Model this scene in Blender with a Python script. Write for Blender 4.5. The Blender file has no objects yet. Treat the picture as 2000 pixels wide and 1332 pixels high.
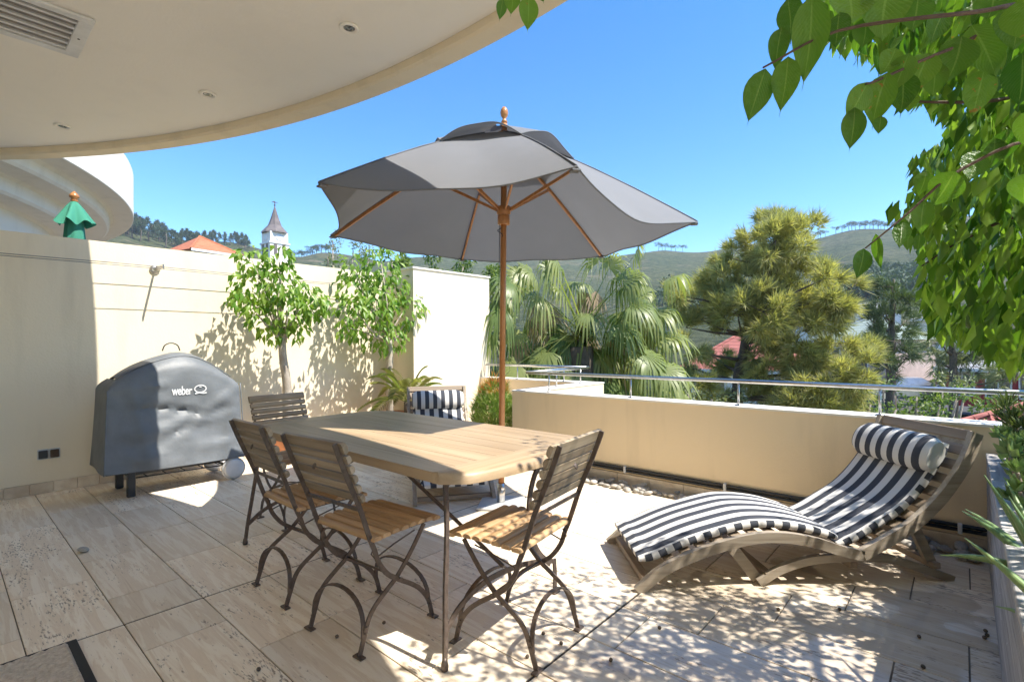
import bpy, bmesh, math, random
import numpy as np
from mathutils import Vector, Matrix
random.seed(7); RNG = np.random.default_rng(11)
SC = bpy.context.scene
COL = SC.collection
# ------------------------------------------------------------------ camera
H = 1.27
CM = np.array([[0.66146, 0.00832, -0.74993], [-0.00246, 0.99996, 0.00892], [0.74997, -0.00406, 0.66146]])
FPX = 996.6
cr = Vector((CM[0][0], CM[0][2], -CM[0][1])); cd = Vector((CM[1][0], CM[1][2], -CM[1][1])); cf = Vector((CM[2][0], CM[2][2], -CM[2][1]))
cam = bpy.data.cameras.new('camera'); camo = bpy.data.objects.new('camera', cam); COL.objects.link(camo)
m = Matrix((cr, -cd, -cf)).transposed().to_4x4(); m.translation = (0, 0, H); camo.matrix_world = m
cam.sensor_width = 36; cam.lens = FPX / 2000 * 36; cam.clip_start = .05; cam.clip_end = 4000
SC.camera = camo
# ------------------------------------------------------------------ light
SUN = Vector((-.203, .601, -1.)).normalized()
w = bpy.data.worlds.new('World'); SC.world = w; w.use_nodes = True
wn = w.node_tree.nodes; wl = w.node_tree.links
sky = wn.new('ShaderNodeTexSky'); sky.sky_type = 'NISHITA'; sky.sun_disc = False
sky.sun_elevation = math.asin(-SUN.z); sky.sun_rotation = math.atan2(-SUN.x, -SUN.y)
sky.altitude = 1500; sky.air_density = 1.0; sky.dust_density = .0; sky.ozone_density = 2.0
wn['Background'].inputs['Strength'].default_value = .075
hs = wn.new('ShaderNodeHueSaturation'); hs.inputs['Saturation'].default_value = 1.3; hs.inputs['Value'].default_value = 1.0
wl.new(sky.outputs[0], hs.inputs['Color']); wl.new(hs.outputs[0], wn['Background'].inputs['Color'])
sl = bpy.data.lights.new('sun', 'SUN'); sl.energy = 2.25; sl.angle = math.radians(.53); sl.color = (1, .94, .84)
so = bpy.data.objects.new('sun', sl); COL.objects.link(so); so.rotation_euler = SUN.to_track_quat('-Z', 'Y').to_euler()
vs = SC.view_settings; vs.view_transform = 'Standard'; vs.look = 'None'; vs.exposure = 2.17; vs.gamma = 1; vs.use_curve_mapping = False
SC.cycles.use_denoising = True; SC.cycles.max_bounces = 9; SC.cycles.diffuse_bounces = 7; SC.cycles.transparent_max_bounces = 6

# ------------------------------------------------------------------ helpers
def ray(px, py):
    c = np.array([(px - 1000) / FPX, (py - 666) / FPX, 1.]); v = CM.T @ c
    return np.array([v[0], v[2], -v[1]])
def at(px, py, D):                       # a photograph direction at horizontal distance D metres
    d = ray(px, py); return np.array([0, 0, H]) + d * (D / math.hypot(d[0], d[1]))
def onz(px, py, z=0.):
    d = ray(px, py); return np.array([0, 0, H]) + d * ((z - H) / d[2])

def node_mat(name):
    mt = bpy.data.materials.new(name); mt.use_nodes = True
    nt = mt.node_tree; b = nt.nodes['Principled BSDF']
    return mt, nt, b
def N(nt, t, **kw):
    n = nt.nodes.new(t)
    for k, v in kw.items():
        if k in n.inputs: n.inputs[k].default_value = v
        else: setattr(n, k, v)
    return n
def mixc(nt, fac, a, b, mode='MIX'):
    n = nt.nodes.new('ShaderNodeMix'); n.data_type = 'RGBA'; n.blend_type = mode
    for s, v in ((0, fac), (6, a), (7, b)):
        if isinstance(v, bpy.types.NodeSocket): nt.links.new(v, n.inputs[s])
        elif s == 0: n.inputs[0].default_value = v
        else: n.inputs[s].default_value = (*v, 1)
    return n.outputs[2]
def math_(nt, op, a, b=None, c=None, clamp=False):
    n = nt.nodes.new('ShaderNodeMath'); n.operation = op; n.use_clamp = clamp
    for i, v in enumerate((a, b, c)):
        if v is None: continue
        if isinstance(v, bpy.types.NodeSocket): nt.links.new(v, n.inputs[i])
        else: n.inputs[i].default_value = v
    return n.outputs[0]
def coords(nt, kind='Object', scale=(1, 1, 1)):
    if kind == 'World': src = nt.nodes.new('ShaderNodeNewGeometry').outputs['Position']
    else: src = nt.nodes.new('ShaderNodeTexCoord').outputs[kind]
    mp = nt.nodes.new('ShaderNodeMapping'); mp.inputs['Scale'].default_value = scale
    nt.links.new(src, mp.inputs['Vector']); return mp.outputs[0]
def noise(nt, vec, scale, detail=4, rough=.55, dist=0):
    n = N(nt, 'ShaderNodeTexNoise', Scale=scale, Detail=detail, Roughness=rough, Distortion=dist)
    nt.links.new(vec, n.inputs['Vector']); return n.outputs['Fac']
def ramp(nt, fac, stops):
    r = nt.nodes.new('ShaderNodeValToRGB'); nt.links.new(fac, r.inputs[0]); e = r.color_ramp.elements
    while len(e) < len(stops): e.new(.5)
    for i, (p, c) in enumerate(stops): e[i].position = p; e[i].color = (*c, 1) if len(c) == 3 else c
    return r.outputs[0]
def bump(nt, b, h, strength, dist=.01):
    n = N(nt, 'ShaderNodeBump', Strength=strength, Distance=dist); nt.links.new(h, n.inputs['Height']); nt.links.new(n.outputs[0], b.inputs['Normal'])

def simple(name, c1, c2=None, rough=.6, nscale=6, bscale=None, bstr=.3, metal=0, kind='Object', sc=(1, 1, 1), spec=.5, lo=.35, hi=.65, bdist=.01, rnd=0):
    mt, nt, b = node_mat(name); v = coords(nt, kind, sc)
    if c2 is None: c2 = tuple(x * .8 for x in c1)
    f = noise(nt, v, nscale); col = ramp(nt, f, [(lo, c1), (hi, c2)])
    if rnd:
        oi = nt.nodes.new('ShaderNodeObjectInfo'); k = math_(nt, 'MULTIPLY_ADD', oi.outputs['Random'], rnd, 1 - rnd / 2)
        cmb = nt.nodes.new('ShaderNodeCombineColor')
        for i in range(3): nt.links.new(k, cmb.inputs[i])
        col = mixc(nt, 1., col, cmb.outputs[0], 'MULTIPLY')
    nt.links.new(col, b.inputs['Base Color']); b.inputs['Roughness'].default_value = rough; b.inputs['Metallic'].default_value = metal
    b.inputs['Specular IOR Level'].default_value = spec
    if bscale: bump(nt, b, noise(nt, v, bscale, 5), bstr, bdist)
    return mt

def plaster(name, c, st=1.7):
    mt, nt, b = node_mat(name); v = coords(nt, 'World')
    big = noise(nt, v, 1.1, 5); fine = noise(nt, v, 60, 3)
    stain = noise(nt, coords(nt, 'World', (2.5, 2.5, .35)), 2.2, 5)
    col = mixc(nt, math_(nt, 'MULTIPLY', big, .35), c, tuple(x * .86 for x in c))
    col = mixc(nt, math_(nt, 'MULTIPLY', math_(nt, 'SUBTRACT', stain, .52, clamp=True), st), col, tuple(x * .72 for x in c))
    nt.links.new(col, b.inputs['Base Color']); b.inputs['Roughness'].default_value = .85; b.inputs['Specular IOR Level'].default_value = .2
    bump(nt, b, math_(nt, 'ADD', fine, math_(nt, 'MULTIPLY', noise(nt, v, 14, 4), .8)), .35, .004)
    return mt
M = {}
M['wall'] = plaster('cream_plaster', (.79, .70, .535))
M['parapet'] = plaster('tan_plaster', (.84, .69, .47))
M['ceiling'] = plaster('ceiling_plaster', (.90, .86, .79), .5)
M['lip'] = plaster('lip_plaster', (.80, .69, .51))
M['white_wall'] = plaster('white_plaster', (.82, .78, .70))

def travertine():
    mt, nt, b = node_mat('travertine')
    oi = nt.nodes.new('ShaderNodeObjectInfo'); rnd = oi.outputs['Random']
    g = nt.nodes.new('ShaderNodeNewGeometry').outputs['Position']
    off = nt.nodes.new('ShaderNodeCombineXYZ')
    for i, k in enumerate((37., 91., 13.)): nt.links.new(math_(nt, 'MULTIPLY', rnd, k), off.inputs[i])
    ad = nt.nodes.new('ShaderNodeVectorMath'); ad.operation = 'ADD'; nt.links.new(g, ad.inputs[0]); nt.links.new(off.outputs[0], ad.inputs[1])
    def sc(s):
        mp = nt.nodes.new('ShaderNodeMapping'); mp.inputs['Scale'].default_value = s; nt.links.new(ad.outputs[0], mp.inputs['Vector']); return mp.outputs[0]
    streak = noise(nt, sc((16, 1.3, 1)), 1.6, 6, .62, .6); cloud = noise(nt, sc((3, 2, 1)), 1.8, 4)
    col = ramp(nt, streak, [(.26, (.50, .36, .23)), (.40, (.74, .61, .45)), (.47, (.69, .56, .41)), (.54, (.82, .72, .57)), (.62, (.85, .76, .62)), (.74, (.64, .50, .35))])
    col = mixc(nt, math_(nt, 'MULTIPLY', cloud, .5), col, (.78, .69, .58))
    k = math_(nt, 'MULTIPLY_ADD', rnd, .26, .90); cc = nt.nodes.new('ShaderNodeCombineColor')
    for i in range(3): nt.links.new(k, cc.inputs[i])
    col = mixc(nt, 1., col, cc.outputs[0], 'MULTIPLY')
    pitn = noise(nt, sc((120, 26, 1)), 1., 3, .55); reg = noise(nt, sc((7, 2.0, 1)), 1.1, 3)
    pit = ramp(nt, math_(nt, 'MULTIPLY', .8, math_(nt, 'ADD', pitn, math_(nt, 'ADD', math_(nt, 'MULTIPLY', reg, .62), math_(nt, 'MULTIPLY', rnd, .12)))), [(.82, (0, 0, 0)), (.89, (1, 1, 1))])
    col = mixc(nt, math_(nt, 'MULTIPLY', pit, .75), col, (.16, .11, .07))
    # damp patches left by watering, beside the planter
    gp = nt.nodes.new('ShaderNodeMapping'); nt.links.new(g, gp.inputs['Vector']); gp.inputs['Location'].default_value = (-2.35, -.3, 0)
    ln = nt.nodes.new('ShaderNodeVectorMath'); ln.operation = 'LENGTH'; nt.links.new(gp.outputs[0], ln.inputs[0])
    wn_ = noise(nt, coords(nt, 'World'), 2.6, 3, .45)
    wet = math_(nt, 'SUBTRACT', math_(nt, 'MULTIPLY', wn_, 1.9), math_(nt, 'ADD', math_(nt, 'MULTIPLY', ln.outputs['Value'], .75), .28))
    wet = math_(nt, 'MULTIPLY', wet, 9, clamp=True)
    col = mixc(nt, math_(nt, 'MULTIPLY', wet, .45), col, (.30, .24, .18))
    nt.links.new(col, b.inputs['Base Color'])
    rg = math_(nt, 'MULTIPLY_ADD', streak, .25, .38); rg = math_(nt, 'SUBTRACT', rg, math_(nt, 'MULTIPLY', wet, .42), clamp=True)
    nt.links.new(rg, b.inputs['Roughness'])
    bump(nt, b, math_(nt, 'SUBTRACT', math_(nt, 'MULTIPLY', streak, .3), pit), .35, .003)
    return mt
M['tile'] = travertine()
M['skirting'] = simple('skirting_stone', (.72, .62, .48), (.55, .44, .32), .6, 9, 40, .2, rnd=.3)
M['vent_dark'] = simple('vent_shade', (.30, .28, .26), None, .8)
M['grout'] = simple('grout', (.22, .18, .14), (.13, .105, .08), .9, 12)
M['joint'] = simple('dark_joint', (.06, .05, .045), None, .9)

def wood(name, c1, c2, c3, rough=.55, axis='X', scale=1., kind='Object', rnd=.35):
    mt, nt, b = node_mat(name)
    st = {'X': (1.2, 26, 26), 'Y': (26, 1.2, 26), 'Z': (26, 26, 1.2)}[axis]
    v = coords(nt, kind, tuple(s * scale for s in st))
    oi = nt.nodes.new('ShaderNodeObjectInfo')
    vv = nt.nodes.new('ShaderNodeVectorMath'); vv.operation = 'ADD'; nt.links.new(v, vv.inputs[0])
    cx = nt.nodes.new('ShaderNodeCombineXYZ')
    for i in range(3): nt.links.new(math_(nt, 'MULTIPLY', oi.outputs['Random'], 50. + i * 17), cx.inputs[i])
    nt.links.new(cx.outputs[0], vv.inputs[1])
    f = noise(nt, vv.outputs[0], 1., 6, .62, .8)
    col = ramp(nt, f, [(.25, c3), (.45, c1), (.62, c2), (.8, c1)])
    k = math_(nt, 'MULTIPLY_ADD', oi.outputs['Random'], rnd, 1 - rnd / 2); cc = nt.nodes.new('ShaderNodeCombineColor')
    for i in range(3): nt.links.new(k, cc.inputs[i])
    col = mixc(nt, 1., col, cc.outputs[0], 'MULTIPLY')
    nt.links.new(col, b.inputs['Base Color']); b.inputs['Roughness'].default_value = rough
    bump(nt, b, f, .25, .002)
    return mt
M['seat_wood'] = wood('oiled_teak', (.42, .26, .13), (.52, .34, .18), (.28, .16, .075), axis='Y')
M['back_wood'] = wood('weathered_teak', (.27, .205, .135), (.37, .295, .205), (.15, .11, .07), axis='Y')
M['table_wood'] = wood('table_teak', (.37, .265, .16), (.44, .325, .205), (.28, .195, .115), .45, axis='Y', scale=.55, rnd=.16)
M['lounger_wood'] = wood('lounger_teak', (.33, .275, .21), (.42, .36, .285), (.22, .175, .13), axis='X', scale=.8, rnd=.2)
M['lounger_slat'] = wood('lounger_slat_teak', (.28, .21, .15), (.36, .29, .22), (.18, .13, .09), axis='Y', scale=.8, rnd=.2)
M['pole_wood'] = wood('varnished_wood', (.40, .17, .055), (.48, .22, .08), (.28, .11, .035), .3, axis='Z', scale=1., rnd=.1)
M['deck_wood'] = wood('grey_deck_board', (.36, .34, .32), (.47, .45, .43), (.20, .19, .18), .8, axis='X', scale=1.4, rnd=.3)
M['iron'] = simple('brown_iron', (.15, .115, .095), (.10, .075, .06), .42, 40, 120, .2, .35)
M['steel'] = simple('brushed_steel', (.62, .61, .59), (.5, .49, .48), .28, 30, None, metal=1.)
M['wire'] = simple('grey_wire', (.16, .16, .165), None, .5, metal=.4)
def canvas(name, c, tr=.1):
    mt, nt, b = node_mat(name); v = coords(nt, 'Object')
    f = noise(nt, v, 3.5, 5); wv = noise(nt, v, 420, 2)
    col = mixc(nt, math_(nt, 'MULTIPLY', f, .6), c, tuple(x * .78 for x in c)); nt.links.new(col, b.inputs['Base Color'])
    b.inputs['Roughness'].default_value = .85; b.inputs['Specular IOR Level'].default_value = .25
    bump(nt, b, math_(nt, 'ADD', wv, math_(nt, 'MULTIPLY', noise(nt, coords(nt, 'Object', (5, 5, 5)), 1.4, 4), 2.)), .35, .006)
    if tr:
        out = nt.nodes['Material Output']; t = nt.nodes.new('ShaderNodeBsdfTranslucent'); nt.links.new(col, t.inputs[0])
        ms = nt.nodes.new('ShaderNodeMixShader'); ms.inputs[0].default_value = tr
        nt.links.new(b.outputs[0], ms.inputs[1]); nt.links.new(t.outputs[0], ms.inputs[2]); nt.links.new(ms.outputs[0], out.inputs[0])
    return mt
M['canvas'] = canvas('grey_canvas', (.225, .232, .248), .18)
M['green_canvas'] = canvas('green_canvas', (.06, .28, .19), .08)
M['cover'] = simple('bbq_cover_vinyl', (.165, .18, .195), (.125, .138, .15), .5, 5, 9, .25, spec=.5, bdist=.02)
M['black_plastic'] = simple('black_plastic', (.035, .037, .04), None, .45)
M['grey_plastic'] = simple('grey_plastic', (.55, .56, .57), None, .5)
M['print'] = simple('white_print', (.82, .83, .84), None, .6)
M['white_paint'] = simple('white_paint', (.74, .74, .74), None, .45)
M['chrome_dark'] = simple('lamp_lens', (.10, .11, .10), (.3, .31, .3), .12, 40, metal=.6)
M['terracotta'] = simple('terracotta', (.52, .22, .10), (.42, .17, .08), .85, 8, 30, .2)
M['soil'] = simple('soil', (.06, .045, .03), None, .95, 20, 40, .5)
M['pebble'] = simple('river_pebble', (.46, .43, .38), (.33, .31, .28), .55, 5, 60, .15, rnd=.7)
M['mat_pile'] = simple('doormat_pile', (.80, .70, .57), (.60, .50, .39), .95, 60, 150, 1., bdist=.012)
M['rubber'] = simple('black_rubber', (.03, .03, .03), None, .8)
def striped():
    mt, nt, b = node_mat('striped_canvas')
    uv = nt.nodes.new('ShaderNodeTexCoord').outputs['UV']; sx = nt.nodes.new('ShaderNodeSeparateXYZ'); nt.links.new(uv, sx.inputs[0])
    wv = noise(nt, coords(nt, 'Object'), 500, 2)
    u = math_(nt, 'FRACT', sx.outputs[0]); s = math_(nt, 'GREATER_THAN', u, .5)
    col = mixc(nt, s, (.64, .625, .60), (.055, .06, .075)); nt.links.new(col, b.inputs['Base Color'])
    b.inputs['Roughness'].default_value = .85; b.inputs['Specular IOR Level'].default_value = .25
    bump(nt, b, math_(nt, 'ADD', wv, math_(nt, 'MULTIPLY', noise(nt, coords(nt, 'Object', (9, 9, 9)), 1.3, 3), 1.)), .25, .004)
    return mt
M['stripe'] = striped()
def leafmat(name, a, b_, tr=.4, gloss=.35, brown=None):
    mt, nt, b = node_mat(name)
    at_ = nt.nodes.new('ShaderNodeAttribute'); at_.attribute_name = 'tint'
    oi = nt.nodes.new('ShaderNodeObjectInfo')
    f = math_(nt, 'FRACT', math_(nt, 'ADD', at_.outputs['Fac'], oi.outputs['Random']))
    st = [(0, a), (.8, b_)] + ([(.93, b_), (.97, brown)] if brown else [])
    col = ramp(nt, f, st); nt.links.new(col, b.inputs['Base Color'])
    b.inputs['Roughness'].default_value = gloss; b.inputs['Specular IOR Level'].default_value = .4
    out = nt.nodes['Material Output']; t = nt.nodes.new('ShaderNodeBsdfTranslucent')
    nt.links.new(mixc(nt, 1., col, (1.6, 1.7, .7), 'MULTIPLY'), t.inputs[0])
    ms = nt.nodes.new('ShaderNodeMixShader'); ms.inputs[0].default_value = tr
    nt.links.new(b.outputs[0], ms.inputs[1]); nt.links.new(t.outputs[0], ms.inputs[2]); nt.links.new(ms.outputs[0], out.inputs[0])
    return mt
M['ficus_leaf'] = leafmat('ficus_leaf', (.035, .105, .012), (.20, .32, .05), .48, .3)
def near_leaf():
    mt = leafmat('ficus_leaf_veined', (.036, .115, .011), (.11, .22, .025), .45, .28); nt = mt.node_tree; b = nt.nodes['Principled BSDF']
    uv = nt.nodes.new('ShaderNodeTexCoord').outputs['UV']; sx = nt.nodes.new('ShaderNodeSeparateXYZ'); nt.links.new(uv, sx.inputs[0]); av = math_(nt, 'ABSOLUTE', sx.outputs[1])
    rib = math_(nt, 'LESS_THAN', av, .05); vein = math_(nt, 'MULTIPLY', math_(nt, 'POWER', math_(nt, 'SINE', math_(nt, 'ADD', math_(nt, 'MULTIPLY', sx.outputs[0], 48), math_(nt, 'MULTIPLY', av, -16))), 6), .10)
    oi = nt.nodes.new('ShaderNodeObjectInfo'); spot = noise(nt, coords(nt, 'Object'), 7, 3); rs = math_(nt, 'MULTIPLY_ADD', oi.outputs['Random'], .22, spot)
    msk = math_(nt, 'GREATER_THAN', rs, .89); lum = math_(nt, 'ADD', math_(nt, 'MULTIPLY', rib, .55), vein, clamp=True)
    for l in list(nt.links):
        if l.to_node == b and l.to_socket.name == 'Base Color': src = l.from_socket
    col = mixc(nt, math_(nt, 'MULTIPLY', lum, .5), src, (.30, .42, .12)); col = mixc(nt, math_(nt, 'MULTIPLY', msk, .8), col, (.30, .13, .03)); nt.links.new(col, b.inputs['Base Color'])
    tr = [n for n in nt.nodes if n.type == 'BSDF_TRANSLUCENT'][0]; nt.links.new(mixc(nt, 1., col, (1.6, 1.7, .7), 'MULTIPLY'), tr.inputs[0])
    bump(nt, b, math_(nt, 'ADD', lum, noise(nt, coords(nt, 'Object'), 9, 3)), .35, .02); return mt
M['near_leaf'] = near_leaf()
M['pot_leaf'] = leafmat('potted_tree_leaf', (.085, .20, .022), (.22, .33, .06), .4, .38)
M['needle'] = leafmat('casuarina_needle', (.20, .21, .085), (.45, .42, .19), .4, .6)
M['dark_needle'] = leafmat('dark_conifer_needle', (.05, .085, .035), (.12, .16, .06), .2, .6)
M['far_pine'] = leafmat('hill_pine_needle', (.03, .06, .03), (.065, .10, .045), .15, .7)
M['shrub_leaf'] = leafmat('shrub_leaf', (.07, .13, .03), (.19, .25, .07), .3, .5)
M['olive_leaf'] = leafmat('olive_leaf', (.12, .15, .07), (.24, .26, .14), .25, .5)
M['palm_frond'] = leafmat('palm_frond', (.09, .15, .04), (.27, .30, .11), .38, .4)
M['dead_frond'] = leafmat('dead_frond', (.28, .20, .12), (.42, .34, .24), .2, .7)
M['date_frond'] = leafmat('date_frond', (.12, .17, .05), (.30, .30, .11), .3, .45)
M['firestick'] = leafmat('firestick_stem', (.10, .22, .04), (.26, .34, .07), .2, .5)
M['firetip'] = leafmat('firestick_tip', (.50, .30, .06), (.55, .16, .05), .2, .5)
M['aloe'] = leafmat('succulent_leaf', (.13, .22, .09), (.22, .32, .13), .12, .4)
M['bloom'] = leafmat('bougainvillea_bract', (.35, .04, .10), (.20, .16, .05), .3, .6)
M['bark'] = simple('grey_bark', (.30, .26, .21), (.18, .15, .12), .9, 14, 30, .6)
M['bark_dark'] = simple('dark_bark', (.13, .10, .075), (.075, .06, .045), .9, 14, 30, .6)
M['bark_pale'] = simple('pale_bark', (.50, .45, .38), (.36, .31, .25), .85, 10, 40, .4)
M['twig'] = simple('twig', (.10, .062, .04), (.07, .045, .03), .8, 40, 90, .5)
M['petiole'] = simple('petiole', (.26, .26, .09), (.30, .22, .12), .6)

class MB:
    def __init__(s): s.v = []; s.f = []; s.uv = []; s.has_uv = False
    def add(s, vs, fs, uvs=None):
        o = len(s.v); s.v += [tuple(map(float, p)) for p in vs]; s.f += [tuple(i + o for i in f) for f in fs]
        if uvs: s.uv += uvs; s.has_uv = True
        return s
    def box(s, c, size, rot=None, bev=0):
        hx, hy, hz = (d / 2 for d in size); P = []
        if bev:
            b = min(bev, hx * .9, hy * .9, hz * .9)
            for z, i in ((-hz, b), (-hz + b, 0), (hz - b, 0), (hz, b)):
                X, Y = hx - i, hy - i
                P += [(X, -Y + b, z), (X, Y - b, z), (X - b, Y, z), (-X + b, Y, z), (-X, Y - b, z), (-X, -Y + b, z), (-X + b, -Y, z), (X - b, -Y, z)]
            F = [tuple(range(7, -1, -1)), tuple(range(24, 32))]
            for r in range(3):
                for k in range(8): F.append((r * 8 + k, r * 8 + (k + 1) % 8, r * 8 + 8 + (k + 1) % 8, r * 8 + 8 + k))
        else:
            P = [(x, y, z) for z in (-hz, hz) for x, y in ((-hx, -hy), (hx, -hy), (hx, hy), (-hx, hy))]
            F = [(3, 2, 1, 0), (4, 5, 6, 7), (0, 1, 5, 4), (1, 2, 6, 5), (2, 3, 7, 6), (3, 0, 4, 7)]
        R = rot if rot is not None else Matrix.Identity(3)
        return s.add([tuple(R @ Vector(p) + Vector(c)) for p in P], F)
    def lohi(s, a, b): return s.box([(x + y) / 2 for x, y in zip(a, b)], [abs(y - x) for x, y in zip(a, b)])
    def tube(s, path, rad, n=8, cap=True):
        P = [Vector(p) for p in path]; m_ = len(P); rs = rad if hasattr(rad, '__len__') else [rad] * m_
        t = (P[1] - P[0]).normalized(); a = Vector((0, 0, 1)) if abs(t.z) < .9 else Vector((1, 0, 0))
        u = t.cross(a).normalized(); vs = []
        for i in range(m_):
            t2 = (P[min(i + 1, m_ - 1)] - P[max(i - 1, 0)]).normalized()
            u = (u - t2 * u.dot(t2)).normalized(); w_ = t2.cross(u)
            for k in range(n):
                an = 2 * math.pi * k / n; vs.append(P[i] + (u * math.cos(an) + w_ * math.sin(an)) * rs[i])
        fs = [(i * n + k, i * n + (k + 1) % n, (i + 1) * n + (k + 1) % n, (i + 1) * n + k) for i in range(m_ - 1) for k in range(n)]
        if cap: fs += [tuple(range(n - 1, -1, -1)), tuple((m_ - 1) * n + k for k in range(n))]
        return s.add(vs, fs)
    def bar(s, path, side, wdt, thk):
        """flat bar swept along path; side = unit vector across its thickness thk, wdt in the plane of the path"""
        P = [Vector(p) for p in path]; sd = Vector(side).normalized(); vs = []; n = len(P)
        for i in range(n):
            t = (P[min(i + 1, n - 1)] - P[max(i - 1, 0)]).normalized(); u = t.cross(sd).normalized()
            for a, b in ((1, 1), (-1, 1), (-1, -1), (1, -1)): vs.append(P[i] + u * (a * wdt / 2) + sd * (b * thk / 2))
        fs = [(i * 4 + k, i * 4 + (k + 1) % 4, i * 4 + 4 + (k + 1) % 4, i * 4 + 4 + k) for i in range(n - 1) for k in range(4)]
        fs += [(3, 2, 1, 0), tuple((n - 1) * 4 + k for k in range(4))]
        return s.add(vs, fs)
    def lathe(s, prof, c=(0, 0, 0), n=20, axis=None):
        vs = []; q = Vector((0, 0, 1)).rotation_difference(Vector(axis)).to_matrix() if axis else Matrix.Identity(3)
        for r, z in prof:
            for k in range(n):
                an = 2 * math.pi * k / n; vs.append(q @ Vector((r * math.cos(an), r * math.sin(an), z)) + Vector(c))
        fs = [(i * n + k, i * n + (k + 1) % n, (i + 1) * n + (k + 1) % n, (i + 1) * n + k) for i in range(len(prof) - 1) for k in range(n)]
        fs += [tuple(range(n - 1, -1, -1)), tuple((len(prof) - 1) * n + k for k in range(n))]
        return s.add(vs, fs)
    def prism(s, poly, z0, z1):
        n = len(poly); vs = [(x, y, z0) for x, y in poly] + [(x, y, z1) for x, y in poly]
        return s.add(vs, [tuple(range(n - 1, -1, -1)), tuple(range(n, 2 * n))] + [(k, (k + 1) % n, n + (k + 1) % n, n + k) for k in range(n)])
    def build(s, name, mat, parent=None, smooth=False, org=(0, 0, 0), kind=None):
        me = bpy.data.meshes.new(name); ox, oy, oz = org
        me.from_pydata([(x - ox, y - oy, z - oz) for x, y, z in s.v], [], s.f)
        if s.has_uv:
            ul = me.uv_layers.new(name='UVMap'); ul.data.foreach_set('uv', np.array(s.uv, dtype=np.float32).ravel())
        me.materials.append(M[mat] if isinstance(mat, str) else mat)
        if smooth: me.polygons.foreach_set('use_smooth', [True] * len(me.polygons))
        me.update(); o = bpy.data.objects.new(name, me); COL.objects.link(o)
        if parent is not None: o.parent = parent
        else: o.location = org
        if kind: o['kind'] = kind
        return o
def autosmooth(o, deg=35):
    me = o.data; bm = bmesh.new(); bm.from_mesh(me); bmesh.ops.recalc_face_normals(bm, faces=bm.faces)
    for f in bm.faces: f.smooth = True
    for e in bm.edges:
        if len(e.link_faces) == 2 and e.calc_face_angle(0) > math.radians(deg): e.smooth = False
    bm.to_mesh(me); bm.free(); return o
def tag(o, label, cat, group=None):
    o['label'] = label; o['category'] = cat
    if group: o['group'] = group
    return o
def thing(name, label, cat, loc=(0, 0, 0), rz=0, group=None):
    o = bpy.data.objects.new(name, None); COL.objects.link(o); o.location = tuple(map(float, loc)); o.rotation_euler = (0, 0, rz); o.empty_display_size = .1
    return tag(o, label, cat, group)
def struct(o): o['kind'] = 'structure'; return o
def copy_tree(o, parent=None):
    c = o.copy(); COL.objects.link(c)
    if parent is not None: c.parent = parent
    for ch in list(o.children): copy_tree(ch, c)
    return c
def bez(pts, n=8):
    """Catmull-Rom through points"""
    P = [np.array(p, float) for p in pts]; P = [2 * P[0] - P[1]] + P + [2 * P[-1] - P[-2]]; out = []
    for i in range(1, len(P) - 2):
        for k in range(n):
            t = k / n; a, b, c, d = P[i - 1:i + 3]
            out.append(.5 * ((2 * b) + (-a + c) * t + (2 * a - 5 * b + 4 * c - d) * t * t + (-a + 3 * b - 3 * c + d) * t ** 3))
    out.append(P[-2]); return out

def leaves(name, mat, parent, C, D, L, W, up=None, fold=.25, org=(0, 0, 0), kind='stuff', droop=.15):
    """one mesh of many leaves: centres C, pointing directions D, lengths L, widths W"""
    C = np.asarray(C, float); n = len(C); D = np.asarray(D, float); D = D / np.linalg.norm(D, axis=1)[:, None]
    L = np.broadcast_to(L, n)[:, None]; W = np.broadcast_to(W, n)[:, None]
    R = RNG.normal(size=(n, 3)) if up is None else np.asarray(up, float) + RNG.normal(size=(n, 3)) * .5
    S = np.cross(D, R); S /= np.linalg.norm(S, axis=1)[:, None] + 1e-9; U = np.cross(S, D)
    base = C; mid = C + D * L * .45 + U * W * fold * 0; tip = C + D * L - U * L * droop
    l1 = C + D * L * .42 + S * W * .5 + U * W * fold; r1 = C + D * L * .42 - S * W * .5 + U * W * fold
    V = np.stack([base, l1, tip, r1, mid], 1) - np.array(org); V = V.reshape(-1, 3)
    idx = np.arange(n)[:, None] * 5
    T = np.concatenate([idx + [0, 4, 1], idx + [1, 4, 2], idx + [4, 0, 3], idx + [4, 3, 2]], 1).reshape(-1, 3)
    return tri_mesh(name, V, T, mat, parent, org, kind, np.repeat(RNG.random(n), 4))
def tri_mesh(name, V, T, mat, parent, org, kind, tint=None):
    me = bpy.data.meshes.new(name); me.vertices.add(len(V)); me.vertices.foreach_set('co', np.ascontiguousarray(V, dtype=np.float32).ravel())
    nt = len(T); me.loops.add(nt * 3); me.loops.foreach_set('vertex_index', np.ascontiguousarray(T, dtype=np.int32).ravel())
    me.polygons.add(nt); me.polygons.foreach_set('loop_start', np.arange(0, nt * 3, 3, dtype=np.int32))
    if tint is not None:
        a = me.attributes.new('tint', 'FLOAT', 'FACE'); a.data.foreach_set('value', np.ascontiguousarray(tint, dtype=np.float32))
    me.materials.append(M[mat]); me.update(calc_edges=True); me.validate()
    o = bpy.data.objects.new(name, me); COL.objects.link(o)
    if parent is not None: o.parent = parent
    else: o.location = org
    if kind: o['kind'] = kind
    return o
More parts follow.
